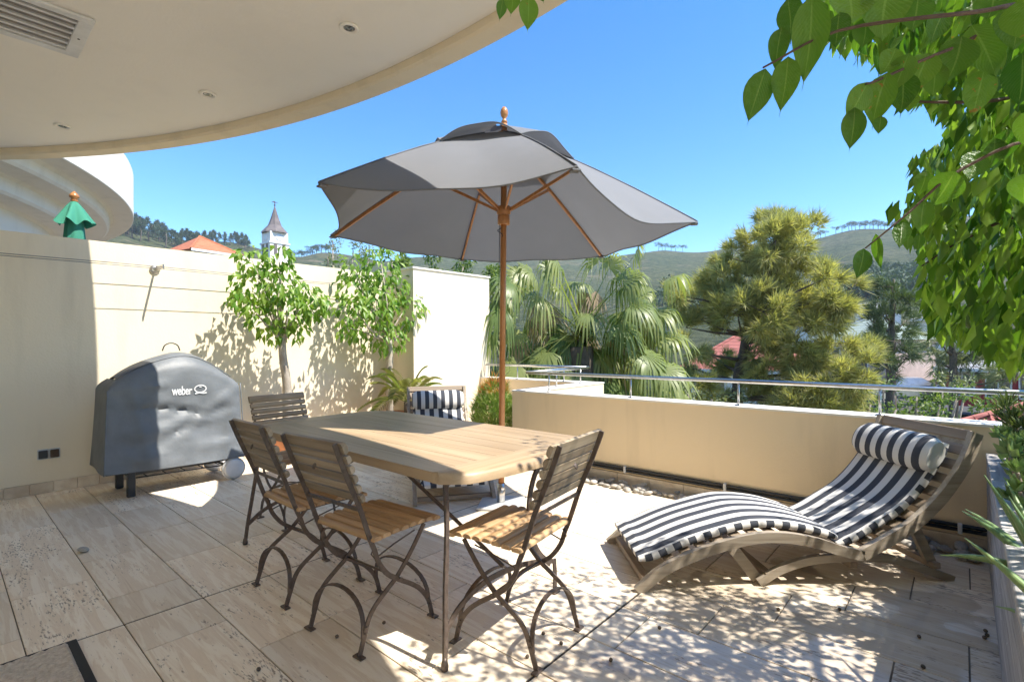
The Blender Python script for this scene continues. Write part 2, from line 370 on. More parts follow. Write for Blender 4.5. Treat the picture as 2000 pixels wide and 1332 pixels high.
def needles(name, mat, parent, C, D, L, W, org, per=10, spread=.45, kind='stuff'):
    """sprays: per thin blades fanning about direction D from each centre"""
    C = np.repeat(np.asarray(C, float), per, 0); D = np.repeat(np.asarray(D, float), per, 0); n = len(C)
    D = D / np.linalg.norm(D, axis=1)[:, None] + RNG.normal(size=(n, 3)) * spread; D /= np.linalg.norm(D, axis=1)[:, None]
    l = L * (.5 + .8 * RNG.random((n, 1))); C = C + D * l * .25 * RNG.random((n, 1))
    S = np.cross(D, RNG.normal(size=(n, 3))); S /= np.linalg.norm(S, axis=1)[:, None] + 1e-9
    V = np.stack([C - S * W * .5, C + S * W * .5, C + D * l + np.array([0, 0, -1]) * l * .12], 1).reshape(-1, 3) - np.array(org)
    T = np.arange(n * 3).reshape(-1, 3)
    tint = np.repeat(RNG.random(n // per), per) * .8 + RNG.random(n) * .2
    return tri_mesh(name, V, T, mat, parent, org, kind, tint)
# ------------------------------------------------------------------ terrace floor
floor = struct(MB().prism([(-6, -5), (4.3, -5), (4.3, 3.5), (5.5, 3.5), (5.5, 6.1), (-6, 6.1)], -.25, -.006).build('floor', 'grout'))
struct(MB().lohi((-6, -5, -.2), (4.09, -1.302, -.001)).lohi((-6, -1.302, -.2), (-1.048, 6.01, -.001)).build('unseen_floor_paving', 'tile'))  # out-of-view paving added so pale travertine bounces more light into the shade
tile_cache = {}
def tile(x0, x1, y0, y1):
    k = (round(x1 - x0, 3), round(y1 - y0, 3))
    if k not in tile_cache:
        t = MB().box((0, 0, -.006), (k[0] - .0055, k[1] - .0055, .0115), bev=.0015).build('tile', 'tile', floor); tile_cache[k] = t
        t.location = ((x0 + x1) / 2, (y0 + y1) / 2, 0); return
    t = bpy.data.objects.new('tile', tile_cache[k].data); COL.objects.link(t); t.parent = floor; t.location = ((x0 + x1) / 2, (y0 + y1) / 2, 0)
PW = .3235; JO = (2.886, 1.238)
stag = {0: 4.25, 1: 3.227, 2: 2.22, 3: 3.55}
for k in range(-4, 17):
    x0 = .2505 + PW * k; x1 = x0 + PW
    if x0 > 5.2: break
    ylo, yhi = (-1.3, 6.02) if x0 < 4.0 else (3.62, 5.45)
    if x0 < 4.1 < x1: x1 = 4.1
    if x1 > 5.4: x1 = 5.4
    off = stag.get(k, .23 + (k * .437) % .66)
    ys = sorted([ylo, yhi] + [j for j in JO if ylo < j < yhi] + [y for y in (off + .66 * i for i in range(-12, 12)) if ylo + .12 < y < yhi - .1 and all(abs(y - j) > .12 for j in JO)])
    for a, b in zip(ys, ys[1:]):
        g = .004
        tile(x0, x1, a + (g if a in JO else 0), b - (g if b in JO else 0))
for j in JO: MB().lohi((-1.0, j - .0035, -.008), (4.09, j + .0035, -.0025)).build('expansion_joint', 'joint', floor)
# doormat sunk in the floor
mat_o = thing('doormat', 'beige pile doormat with black rubber edging on the travertine floor', 'doormat', (.05, 2.6, 0))
MB().lohi((-.5, 2.25, .001), (.405, 2.882, .010)).build('edging', 'rubber', mat_o, org=(.05, 2.6, 0))
mp = MB(); nx, ny = 70, 50; vs = []; 
for j in range(ny + 1):
    for i in range(nx + 1):
        e = min(i, j, nx - i, ny - j); vs.append((-.48 + .855 * i / nx, 2.27 + .59 * j / ny, .008 + (random.uniform(.009, .017) if e > 0 else 0)))
mp.add(vs, [(j * (nx + 1) + i, j * (nx + 1) + i + 1, (j + 1) * (nx + 1) + i + 1, (j + 1) * (nx + 1) + i) for j in range(ny) for i in range(nx)])
mp.build('pile', 'mat_pile', mat_o, org=(.05, 2.6, 0))
# ------------------------------------------------------------------ walls
bw = thing('boundary_wall', 'long cream plastered boundary wall behind the covered barbecue', 'wall', (1, 6.12, 0))
def part(mb, name, mat, root, smooth=False, **kw): return mb.build(name, mat, root, smooth, org=tuple(root.location), **kw)
part(MB().lohi((-7, 6.02, -5), (2.72, 6.24, 2.25)).lohi((2.728, 6.02, -5), (5.62, 6.24, 2.25)), 'wall_body', 'wall', bw)
x = -1.2
sk = 0
while x < 4.16:
    l = min(.157 * (1 if sk % 3 else 1.02), 4.168 - x)
    part(MB().box((x + l / 2, 6.008, .046), (l - .003, .022, .092), bev=.002), 'skirting_tile', 'skirting', bw); x += l; sk += 1
pier = thing('wall_pier', 'tall pale plastered wall block beside the fan palm', 'wall', (4.9, 5.7, 0))
part(MB().lohi((4.17, 5.40, -5), (5.605, 6.018, 2.262)), 'pier_body', 'wall', pier)
part(MB().lohi((4.155, 5.385, 2.262), (5.62, 6.03, 2.285)), 'coping', 'white_wall', pier)
par = thing('parapet_wall', 'low tan parapet wall with white capped top and stepped return', 'wall', (4.2, 2, 0))
def ringwall(z0, z1, g=0):
    a = g
    return MB().prism([(4.1 - a, -2.6), (4.3 + a, -2.6), (4.3 + a, 3.40 - a), (5.6 + a, 3.40 - a), (5.6 + a, 5.399), (5.4 - a, 5.399), (5.4 - a, 3.62 + a), (4.1 - a, 3.62 + a)], z0, z1)
part(ringwall(-5, .752), 'wall_body', 'parapet', par); part(ringwall(.752, .767, .006), 'coping', 'white_wall', par)
y = -.1
while y < 3.6:
    part(MB().box((4.09, min(y + .305, 3.62) - (min(.305, 3.62 - y)) / 2 + .0, .046), (.02, min(.305, 3.62 - y) - .003, .092), bev=.002), 'skirting_tile', 'skirting', par); y += .305
# handrail
hr = thing('handrail', 'slim stainless steel handrail on short posts above the parapet', 'handrail', (4.2, 2, 0))
rp = [(4.19, -2.5, .955), (4.19, 3.49, .955), (5.44, 3.52, .955), (5.44, 5.30, .955), (5.44, 5.34, .94), (5.44, 5.35, .765)]
for a, b in zip(rp[:3], rp[1:4]): part(MB().tube([a, b], .0165, 12), 'rail', 'steel', hr, True)
part(MB().tube(rp[3:], .0155, 10), 'rail_end', 'steel', hr, True)
for px_, py_ in [(4.19, y_) for y_ in (-1.4, -.5, .416, 1.323, 2.261, 3.193)] + [(4.75, 3.51), (5.25, 3.515), (5.44, 3.9), (5.44, 4.7)]:
    part(MB().tube([(px_, py_, .767), (px_, py_, .94)], .008, 8).lathe([(.028, .767), (.028, .773), (.01, .776)], (px_, py_, 0), 12), 'post', 'steel', hr, True)
# conduit pipes along the wall
cp = thing('conduit_pipe', 'pair of black conduit pipes clipped along the parapet foot', 'pipe', (4.08, 1.5, .13))
for zz, xx in ((.148, 4.082), (.121, 4.084)): part(MB().tube([(xx, -.1, zz + .004), (xx, 1.2, zz - .002), (xx, 2.4, zz), (xx, 3.61, zz - .004)], .0115, 8), 'pipe', 'black_plastic', cp, True)
for yy in (2.265, 1.396, .62, .019, 3.1): part(MB().box((4.079, yy, .135), (.032, .022, .062), bev=.004), 'clip', 'white_paint', cp)
# pebbles
pm = []
for k in range(7):
    bm = bmesh.new(); bmesh.ops.create_icosphere(bm, subdivisions=2, radius=1)
    ph = [random.uniform(0, 6) for _ in range(3)]
    for v in bm.verts:
        c = v.co; f = 1 + .12 * math.sin(2.3 * c.x + ph[0]) + .1 * math.sin(2.9 * c.y + ph[1]); v.co = Vector((c.x * f, c.y * f * (.75 + .05 * (k % 4)), c.z * (.42 + .06 * (k % 3))))
    for f in bm.faces: f.smooth = True
    me = bpy.data.meshes.new('pebble'); bm.to_mesh(me); bm.free(); me.materials.append(M['pebble']); pm.append(me)
def pebble(x, y, z, r, label, group=None):
    o = bpy.data.objects.new('pebble', random.choice(pm)); COL.objects.link(o); o.location = (x, y, z)
    o.scale = (r, r, r); o.rotation_euler = (random.uniform(-.35, .35), random.uniform(-.35, .35), random.uniform(0, 6.28))
    return tag(o, label, 'pebble', group)
y = -.06
while y < 3.58:
    n = 3 if (y < .9 or y > 1.9) else 2
    for k in range(n):
        r = random.uniform(.024, .046) * (1.15 if y < .6 else 1)
        if random.random() < .93: pebble(4.045 - k * .058 - random.uniform(0, .02), y + random.uniform(-.02, .02), r * .44 + (.022 if k == 0 and random.random() < .5 else 0), r, 'smooth grey river pebble in the row along the parapet foot', 'pebbles along the parapet foot')
    y += random.uniform(.05, .072)
pebble(.611, 4.088, .016, .034, 'single loose grey pebble lying alone on the tiles')
# fallen figs
for (px_, py_) in [(1520, 1190), (1640, 1190), (1795, 1243), (1803, 1302), (1925, 1232), (1928, 1240), (1923, 1245), (1288, 1226), (1193, 1289), (1030, 1282), (658, 1243), (750, 1216), (505, 1307), (1096, 1256), (1061, 1237)]:
    p = onz(px_, py_, .006)
    if p[1] < -.09: continue
    o = MB().lathe([(.001, -.008), (.006, -.006), (.008, 0), (.006, .006), (.0015, .0085)], (0, 0, 0), 8).build('fallen_fig', 'bark_dark', smooth=True); o.location = (p[0], p[1], .008); o.rotation_euler = (random.random() * 3, 1.2, random.random() * 6)
    tag(o, 'tiny dry brown fig fallen on the travertine tiles', 'fallen fig', 'fallen figs on the floor')
# ------------------------------------------------------------------ balcony above
BC = (-4.964, 1.814)
bal = thing('balcony_slab', 'round overhanging balcony slab with beige lip above the terrace', 'balcony', (BC[0], BC[1], 2.9))
def arc(r, a0, a1, n): return [(BC[0] + r * math.cos(a0 + (a1 - a0) * k / n), BC[1] + r * math.sin(a0 + (a1 - a0) * k / n)) for k in range(n + 1)]
A0, A1 = math.radians(-70), math.radians(75)
inner = arc(6.868, A0, A1, 160); part(MB().prism([(-6.3, BC[1] - 6.4)] + inner + [(-6.3, BC[1] + 6.4)], 2.965, 3.25), 'ceiling', 'ceiling', bal)
lip = MB(); prof = [(6.87, 3.25), (6.87, 2.925), (6.885, 2.912), (6.995, 2.912), (7.007, 2.925), (7.007, 4.1), (6.87, 4.1)]
rings = [arc(r, A0, A1, 160) for r, z in prof]; vs = [(x_, y_, z) for R_, (r, z) in zip(rings, prof) for x_, y_ in R_]
fs = [(i * 161 + k, i * 161 + k + 1, ((i + 1) % 7) * 161 + k + 1, ((i + 1) % 7) * 161 + k) for i in range(7) for k in range(160)]
lp = part(lip.add(vs, fs), 'edge_lip', 'lip', bal); autosmooth(lp, 40)
hw = struct(MB().lohi((-2.6, -5, -.2), (-2.4, 6.02, 2.96)).build('unseen_house_wall', 'white_wall'))  # unseen facade added behind the camera to bounce and darken light
# downlights
for i, ((px_, py_), lb) in enumerate(zip(((682, 56), (406, 185), (122, 247)), ('recessed round downlight near the balcony lip, farthest from the boundary wall', 'recessed round downlight midway between the other two ceiling downlights', 'recessed round downlight in the ceiling close to the boundary wall'))):
    p = onz(px_, py_, 2.96); t = thing('downlight', lb, 'ceiling light', (p[0], p[1], 2.96), group='downlights in the balcony ceiling')
    part(MB().lathe([(.052, .004), (.052, -.004), (.047, -.008), (.040, -.008), (.036, -.002), (.030, -.002), (.030, .004)], tuple(t.location), 28), 'trim_ring', 'ceiling', t, True)
    part(MB().lathe([(.029, .003), (.029, -.001), (.02, -.003), (.012, .002), (.008, -.004), (.001, -.004)], tuple(t.location), 20), 'lens', 'chrome_dark', t, True)
# vent grille
vt = thing('vent_grille', 'white slatted air vent grille in the balcony ceiling', 'vent', (.2, 3.6, 2.96))
vx0, vx1, vy0, vy1 = -.35, .562, 3.352, 3.85
for a, b in (((vx0, vy0), (vx1, vy0 + .05)), ((vx0, vy1 - .05), (vx1, vy1)), ((vx1 - .065, vy0 + .05), (vx1, vy1 - .05)), ((vx0, vy0 + .05), (vx0 + .065, vy1 - .05))):
    part(MB().box(((a[0] + b[0]) / 2, (a[1] + b[1]) / 2, 2.954), (b[0] - a[0] - .001, b[1] - a[1] - .001, .016), bev=.003), 'frame_strip', 'white_paint', vt)
part(MB().lohi((vx0 + .03, vy0 + .03, 2.9625), (vx1 - .03, vy1 - .03, 2.9645)), 'painted_blade_shade', 'vent_dark', vt)  # grey-brown sheet, coloured to stand in for the white blades' shaded faces
for k in range(6):
    yy = vy0 + .07 + k * .0655; part(MB().box(((vx0 + vx1) / 2, yy + .02, 2.955), (vx1 - vx0 - .13, .012, .014), Matrix.Rotation(math.radians(-20), 3, 'X')), 'louvre_blade', 'white_paint', vt)
part(MB().lathe([(.006, 2.944), (.006, 2.9465)], (.528, 3.60, 0), 10), 'screw_hole', 'rubber', vt)
# socket
sk_ = thing('wall_socket', 'double weatherproof wall socket with dark covers on the cream wall', 'socket', (.665, 6.02, .33))
for cx_, mt_ in ((.628, 'black_plastic'), (.704, 'twig')):
    fr = part(MB().box((cx_, 6.012, .335), (.074, .016, .086), bev=.004), 'socket_plate', 'grey_plastic', sk_)
    MB().box((cx_ - .665, -.022, .005), (.06, .016, .07), bev=.005).build('cover', mt_, fr)
# washing line
br = thing('washing_line_bracket', 'steel wall bracket arm holding the washing lines', 'bracket', (1.458, 6.02, 2.03))
part(MB().lathe([(.045, 0), (.045, .012), (.03, .02), (.02, .022)], (1.458, 6.02, 2.03), 20, (0, -1, 0)), 'wall_plate', 'steel', br, True)
part(MB().box((1.458, 5.87, 2.03), (.012, .30, .045), bev=.002), 'arm', 'steel', br)
for i, (yy, lb) in enumerate(((5.915, 'inner steel washing line, stretched close to the cream wall'), (5.775, 'outer steel washing line, stretched farther from the cream wall'))):
    pts = [(-2.3, yy, 2.035), (-.4, yy, 2.022), (1.458, yy, 2.03), (3., yy, 2.018), (4.165, yy, 2.03)]
    tag(MB().tube([p for p in bez(pts, 6)], .0032, 6).build('washing_line', 'wire', smooth=True, org=(1.458, yy, 2.03)), lb, 'washing line', 'washing lines along the wall')
# ------------------------------------------------------------------ neighbour's round balcony and parasol
NC = (-4.681, 11.38)
nb = thing('neighbour_balcony', 'white round neighbouring balcony with stepped soffit beyond the boundary wall', 'balcony', (NC[0], NC[1], 0))
prof = [(6.7, 3.97), (6.95, 3.97), (6.96, 3.96), (6.96, 3.31), (6.95, 3.30), (6.70, 3.30), (6.66, 3.27), (6.65, 3.17), (6.62, 3.14), (6.36, 3.14), (6.32, 3.11), (6.31, 2.97), (6.28, 2.94), (6.02, 2.94), (5.98, 2.91), (5.97, 2.62), (5.94, 2.59), (5.72, 2.59), (5.70, 2.57), (5.70, -2)]
n = 120; vs = []; A0, A1 = math.radians(-95), math.radians(60)
for r, z in prof: vs += [(NC[0] + r * math.cos(A0 + (A1 - A0) * k / n), NC[1] + r * math.sin(A0 + (A1 - A0) * k / n), z) for k in range(n + 1)]
q = MB().add(vs, [(i * (n + 1) + k, i * (n + 1) + k + 1, (i + 1) * (n + 1) + k + 1, (i + 1) * (n + 1) + k) for i in range(len(prof) - 1) for k in range(n)])
autosmooth(part(q, 'balcony_shell', 'white_wall', nb), 30)
part(MB().prism([(NC[0] + 6.9 * math.cos(A0 + (A1 - A0) * k / 60), NC[1] + 6.9 * math.sin(A0 + (A1 - A0) * k / 60)) for k in range(61)], 3.6, 3.7), 'deck', 'white_wall', nb)
struct(MB().lohi((-7, 6.25, -.3), (5.6, 20, -.05)).build('neighbour_terrace', 'grout'))
gu = thing('closed_parasol', 'closed green parasol with wooden finial beyond the boundary wall', 'parasol', (1.013, 7.2, -.05))
part(MB().tube([(1.013, 7.2, -.05), (1.013, 7.2, 2.87)], .022, 10), 'pole', 'pole_wood', gu, True)
part(MB().lathe([(.028, 2.83), (.034, 2.85), (.026, 2.87), (.045, 2.885), (.045, 2.905), (.028, 2.93), (.012, 2.945), (.004, 2.955)], (1.013, 7.2, 0), 16), 'finial', 'pole_wood', gu, True)
def folds(z0, r0, z1, r1, nf, amp, ph, zr=7):
    vs = []; n = 64
    for j in range(zr + 1):
        t = j / zr; r = r0 + (r1 - r0) * t ** .8
        for k in range(n):
            a = 2 * math.pi * k / n; rr = r * (1 + amp * t * math.sin(nf * a + ph) + amp * .5 * t * math.sin((nf + 3) * a + ph * 2)); vs.append((1.013 + rr * math.cos(a), 7.2 + rr * math.sin(a), z0 + (z1 - z0) * t + .03 * t * math.sin(nf * a + ph + 1)))
    return MB().add(vs, [(j * n + k, j * n + (k + 1) % n, (j + 1) * n + (k + 1) % n, (j + 1) * n + k) for j in range(zr) for k in range(n)])
part(folds(2.835, .03, 2.60, .15, 6, .22, .6), 'vent_cap', 'green_canvas', gu, True)
part(folds(2.72, .07, 1.2, .15, 8, .22, 1.7, 12), 'folded_canopy', 'green_canvas', gu, True)
# ------------------------------------------------------------------ covered barbecue
bq = thing('covered_barbecue', 'grey vinyl covered barbecue cart with white wheel and printed logo', 'barbecue', (1.45, 5.46, 0))
def cover():
    x0, x1, y0, y1 = .93, 1.955, 5.215, 5.72; nx, ny, nz = 44, 20, 26
    def top(x): u = abs(x - 1.443) / .52; return .985 + .195 * max(0, 1 - u ** 2.1) + .012 * math.sin(9 * x)
    per = [(x0 + (x1 - x0) * i / nx, y0, 0) for i in range(nx)] + [(x1, y0 + (y1 - y0) * i / ny, 1) for i in range(ny)] + [(x1 - (x1 - x0) * i / nx, y1, 2) for i in range(nx)] + [(x0, y1 - (y1 - y0) * i / ny, 3) for i in range(ny)]
    n = len(per); vs = []
    for j in range(nz + 1):
        t = j / nz
        for x, y, sd in per:
            zt = top(x) - .012 - (.05 if sd in (2,) else 0); zb = .225 - .02 * (x - x0) + (.02 * (y - y0) if sd != 0 else 0)
            z = zt + (zb - zt) * t; fl = t ** 1.6; ins = .11 * (1 - min(1, t / .13)) ** 2
            cx_, cy_ = 1.443, 5.47; X, Y = x, y
            X += (x - cx_) / .51 * (.028 * fl - .012 * (1 - t)); Y += (y - cy_) / .25 * (.02 * fl - .01 * (1 - t))
            X -= (x - cx_) / .51 * ins * .6; Y -= (y - cy_) / .25 * ins * .6; z -= .012 * (1 - min(1, t / .13)) ** 2 * 0
            ux = (x - x0) / (x1 - x0)
            if sd == 0:
                e = math.sin(math.pi * min(max(ux, 0), 1)) ** .5
                def fold_(u0, t0, dx, dy, wd, am, ln): 
                    du, dt = ux - u0, t - t0; l = math.hypot(dx, dy); s_ = (du * dx + dt * dy) / l; n_ = (du * dy - dt * dx) / l; return am * math.exp(-(n_ / wd) ** 2) * math.exp(-(max(0, abs(s_) - ln) / .12) ** 2)
                d = .018 * math.sin(5.2 * (t * 1.5 - (ux - .5) ** 2 * 1.6) + .4) * (.25 + t)
                d += fold_(.80, .40, -.35, .45, .035, .030, .28) + fold_(.70, .55, -.5, .32, .03, -.022, .25) + fold_(.20, .20, .5, .10, .03, .028, .10) + fold_(.42, .47, .5, .14, .026, -.030, .20) + fold_(.45, .62, .6, -.10, .05, .024, .25) + fold_(.22, .55, .12, .6, .035, .016, .3) + fold_(.92, .5, -.12, .7, .03, .018, .3) + fold_(.6, .84, .6, -.08, .03, .014, .25) + fold_(.12, .8, .3, .3, .03, .012, .1)
                d += .007 * math.sin(23 * (t - .4 * ux) + 2.) * t + .004 * math.sin(41 * (ux * .35 + t)) * t
                Y -= d * e + .012 * e * t
            elif sd in (1, 3):
                uy = (y - y0) / (y1 - y0); e = math.sin(math.pi * uy) ** .7; X += (1 if sd == 1 else -1) * e * (.014 * math.sin(8 * t + 3 * uy) * t)
            vs.append((X, Y, z))
    fs = [(j * n + k, (j + 1) * n + k, (j + 1) * n + (k + 1) % n, j * n + (k + 1) % n) for j in range(nz) for k in range(n)]
    # arched top
    o = len(vs); m_ = 12
    for j in range(m_ + 1):
        for i in range(nx + 1):
            x = x0 + (x1 - x0) * i / nx; v = j / m_; s = (x - 1.443) / .51
            vs.append((x - s * (.012 + .066), (y0 + (y1 - y0) * v) - (v - .5) * 2 * (.01 + .066), top(x) - .012 - .05 * v + .06 * math.sin(math.pi * v) ** .8 * (1 - .3 * abs(s)) + .004 * math.sin(14 * v + 8 * s)))
    fs += [(o + j * (nx + 1) + i, o + j * (nx + 1) + i + 1, o + (j + 1) * (nx + 1) + i + 1, o + (j + 1) * (nx + 1) + i) for j in range(m_) for i in range(nx)]
    return MB().add(vs, fs), top
cv, topf = cover(); autosmooth(part(cv, 'vinyl_cover', 'cover', bq), 50)
def seam(pts, r=.005): return part(MB().tube(pts, r, 6), 'piping', 'cover', bq, True)
seam([(.93 + 1.025 * i / 30 - (.93 + 1.025 * i / 30 - 1.443) / .51 * .066, 5.288, topf(.93 + 1.025 * i / 30) - .010) for i in range(31)], .004)
seam([(.915 + 1.06 * i / 30, 5.188, .228 - .02 * (.915 + 1.06 * i / 30 - .93)) for i in range(31)], .006)
for xs in (.92, 1.968): seam([(xs + (-.012 if xs < 1.2 else .012) * t * 1.2 + (0.018 if xs < 1.2 else -.018) * (1 - t), 5.222 - .03 * t, 1.0 - .78 * t) for t in [.12 + .88 * k / 8 for k in range(9)]])
part(MB().tube(bez([(1.38, 5.47, 1.225), (1.40, 5.47, 1.275), (1.45, 5.47, 1.297), (1.50, 5.47, 1.275), (1.52, 5.47, 1.225)], 5), .006, 6), 'handle', 'black_plastic', bq, True)
for yy in (5.27, 5.68):
    part(MB().box((1.10, yy, .165), (.058, .05, .33), bev=.006), 'leg', 'black_plastic', bq)
part(MB().box((1.10, 5.475, .19), (.045, .37, .045), bev=.004), 'cross_bar', 'black_plastic', bq)
for yy in (5.27, 5.45, 5.66): part(MB().tube([(1.12, yy, .155), (1.85, yy, .135)], .006, 6), 'bottom_rack', 'black_plastic', bq, True)
for xx in (1.22, 1.36, 1.5, 1.64, 1.78): part(MB().tube([(xx, 5.27, .148), (xx, 5.66, .148)], .004, 5), 'rack_wire', 'black_plastic', bq, True)
part(MB().box((1.5, 5.45, .19), (.75, .36, .03), bev=.005), 'base_tray', 'black_plastic', bq)
for yy in (5.21, 5.70):
    wh = part(MB().lathe([(.062, -.022), (.092, -.02), (.103, -.012), (.103, .012), (.092, .02), (.07, .022)], (1.885, yy, .104), 28, (0, -1, 0)), 'wheel', 'grey_plastic', bq, True)
    MB().lathe([(.088, .0), (.088, .008), (.07, .014), (.02, .017)], (1.885 - 1.45, yy - 5.46 - .018, .104), 28, (0, -1, 0)).build('hub_cap', 'white_paint', wh, True)
part(MB().tube([(1.885, 5.2, .104), (1.885, 5.71, .104)], .012, 8), 'axle', 'black_plastic', bq, True)
def text_mesh(name, s, size, mat, parent, loc, rot, sx=1.):
    cu = bpy.data.curves.new(name, 'FONT'); cu.body = s; cu.size = size; cu.extrude = .0006; cu.offset = size * .02; cu.space_character = .92
    tmp = bpy.data.objects.new(name, cu); COL.objects.link(tmp); dg = bpy.context.evaluated_depsgraph_get()
    me = bpy.data.meshes.new_from_object(tmp.evaluated_get(dg)); bpy.data.objects.remove(tmp)
    me.materials.clear(); me.materials.append(M[mat]); o = bpy.data.objects.new(name, me); COL.objects.link(o); o.parent = parent
    o.location = loc; o.rotation_euler = rot; o.scale = (sx, 1, 1); return o
# the logo lies on the front of the cover: shrink each letter on to the surface
from mathutils.bvhtree import BVHTree
bvh = BVHTree.FromPolygons([Vector(v) for v in cv.v], cv.f)
def fronty(x, z):
    h = bvh.ray_cast(Vector((x, 4.8, z)), Vector((0, 1, 0))); return h[0].y if h[0] is not None else 5.21
lg = text_mesh('logo_lettering', 'weber', .075, 'print', bq, (0, 0, 0), (0, 0, 0))
for v in lg.data.vertices:
    x, z = 1.385 + v.co.x * .86, .838 + v.co.y * 1.45 - .03 * v.co.x; v.co = (x - 1.45, fronty(x, z) - .004 - (v.co.z + .0006) - 5.46, z)
q = MB(); ring = []
for k in range(29): a = 2 * math.pi * k / 28; ring.append((1.607 + .046 * math.cos(a), .878 + .032 * math.sin(a)))
q.bar([(x, fronty(x, z) - .005, z) for x, z in ring], (0, 1, 0), .010, .0015)
q.bar([(x, fronty(x, z) - .005, z) for x, z in ((1.565, .836), (1.60, .844), (1.63, .836), (1.658, .840))], (0, 1, 0), .012, .0015)
q.bar([(x, fronty(x, z) - .005, z) for x, z in ((1.598, .893), (1.607, .896), (1.616, .893))], (0, 1, 0), .008, .0015)
part(q, 'logo_ring', 'print', bq)
# ------------------------------------------------------------------ table
tb = thing('garden_table', 'large teak dining table with dark iron legs, half in shade', 'table', (1.85, 2.48, 0))
def tabhalf(y): return 1
TX0, TX1 = 1.336, 2.366
def end_y(x, s):                       # bowed ends
    u = (x - 1.851) / .515; return 2.48 + s * (.93 + .135 * math.sqrt(max(0, 1 - .86 * u * u)) - .02)
TZ0, TZ1 = .706, .75
npl = 8; pw = (TX1 - TX0) / npl
for k in range(npl):
    xa, xb = TX0 + k * pw + .0012, TX0 + (k + 1) * pw - .0012
    poly = [(xa, 2.48 - .86), (xb, 2.48 - .86), (xb, 2.48 + .86), (xa, 2.48 + .86)]
    o = part(MB().prism(poly, TZ0, TZ1), 'plank', 'table_wood', tb)
for s in (-1, 1):                      # curved breadboard ends
    n = 24; xs = [TX0 + (TX1 - TX0) * k / n for k in range(n + 1)]
    out = [(x, end_y(x, s)) for x in xs]; inn = [(x, 2.48 + s * .8615) for x in xs]
    out[0] = (TX0, 2.48 + s * .905); out[1] = (xs[1], 2.48 + s * .955); out[-1] = (TX1, 2.48 + s * .90); out[-2] = (xs[-2], 2.48 + s * .95)
    vs = []
    prof = [(0, TZ0), (.0, TZ0 + .012), (-.004, TZ1 - .014), (-.012, TZ1 - .004), (-.022, TZ1 + .0005)]
    rows = []
    rows.append([(x, y, TZ0) for x, y in inn])
    for d, z in prof: rows.append([(x + (-1 if x > 1.851 else 1) * (abs(x - 1.851) / .515) ** 4 * -d * .6, y + s * d, z) for x, y in out])
    rows.append([(x, y, TZ1 + .0005) for x, y in inn]); w_ = len(xs)
    for r in rows: vs += r
    fs = [(i * w_ + k, i * w_ + k + 1, ((i + 1) % len(rows)) * w_ + k + 1, ((i + 1) % len(rows)) * w_ + k) for i in range(len(rows)) for k in range(w_ - 1)]
    fs += [tuple(i * w_ for i in range(len(rows))), tuple(i * w_ + w_ - 1 for i in reversed(range(len(rows))))]
    autosmooth(part(MB().add(vs, fs), 'breadboard_end', wood('breadboard_teak', (.39, .28, .17), (.45, .335, .21), (.31, .22, .125), .45, 'X', .6, rnd=.05), tb), 40)
for s in (-1, 1):
    Y = lambda d: 2.48 + s * d
    def tbar(pts, wd=.02, tk=.009, nm='leg', side=(0, 1, 0)): return part(MB().bar([p for p in bez(pts, 6)], side, wd, tk), nm, 'iron', tb)
    tbar([(1.375, Y(.90), .70), (1.372, Y(.91), .52), (1.345, Y(.93), .3), (1.325, Y(.95), .14), (1.312, Y(.96), .012)], .019, .012)
    part(MB().lathe([(.005, .05), (.012, .035), (.016, .015), (.014, .002), (.008, 0)], (1.312, Y(.96), 0), 12), 'foot', 'iron', tb, True)
    tbar([(1.98, Y(.93), .70), (1.905, Y(.935), .63), (1.86, Y(.94), .52), (1.865, Y(.94), .38), (1.93, Y(.935), .26), (2.03, Y(.93), .17)], .026, .01)
    tbar([(1.325, Y(.945), .13), (1.42, Y(.935), .20), (1.58, Y(.93), .245), (1.80, Y(.925), .235), (2.0, Y(.92), .19), (2.075, Y(.92), .165)], .022, .009, 'arch_stretcher')
    tbar([(2.078, Y(.92), .175), (2.084, Y(.92), .09), (2.08, Y(.92), .008)], .022, .009)
    part(MB().box((2.09, Y(.92), .005), (.05, .024, .008), bev=.002), 'foot', 'iron', tb)
    part(MB().bar([(1.72, Y(.90), .25), (1.70, Y(.70), .36), (1.66, Y(.22), .60)], (1, 0, 0), .018, .008), 'diagonal_strut', 'iron', tb)
    part(MB().tube([(1.38, Y(.88), .70), (1.50, Y(.45), .665), (1.64, Y(.16), .60)], .006, 6), 'truss_rod', 'iron', tb, True)
    part(MB().bar([(1.375, Y(.90), .700), (2.0, Y(.90), .700)], (0, 0, 1), .03, .008), 'cross_rail', 'iron', tb)
part(MB().box((1.655, 2.48, .60), (.03, .46, .012), bev=.002), 'centre_plate', 'iron', tb)
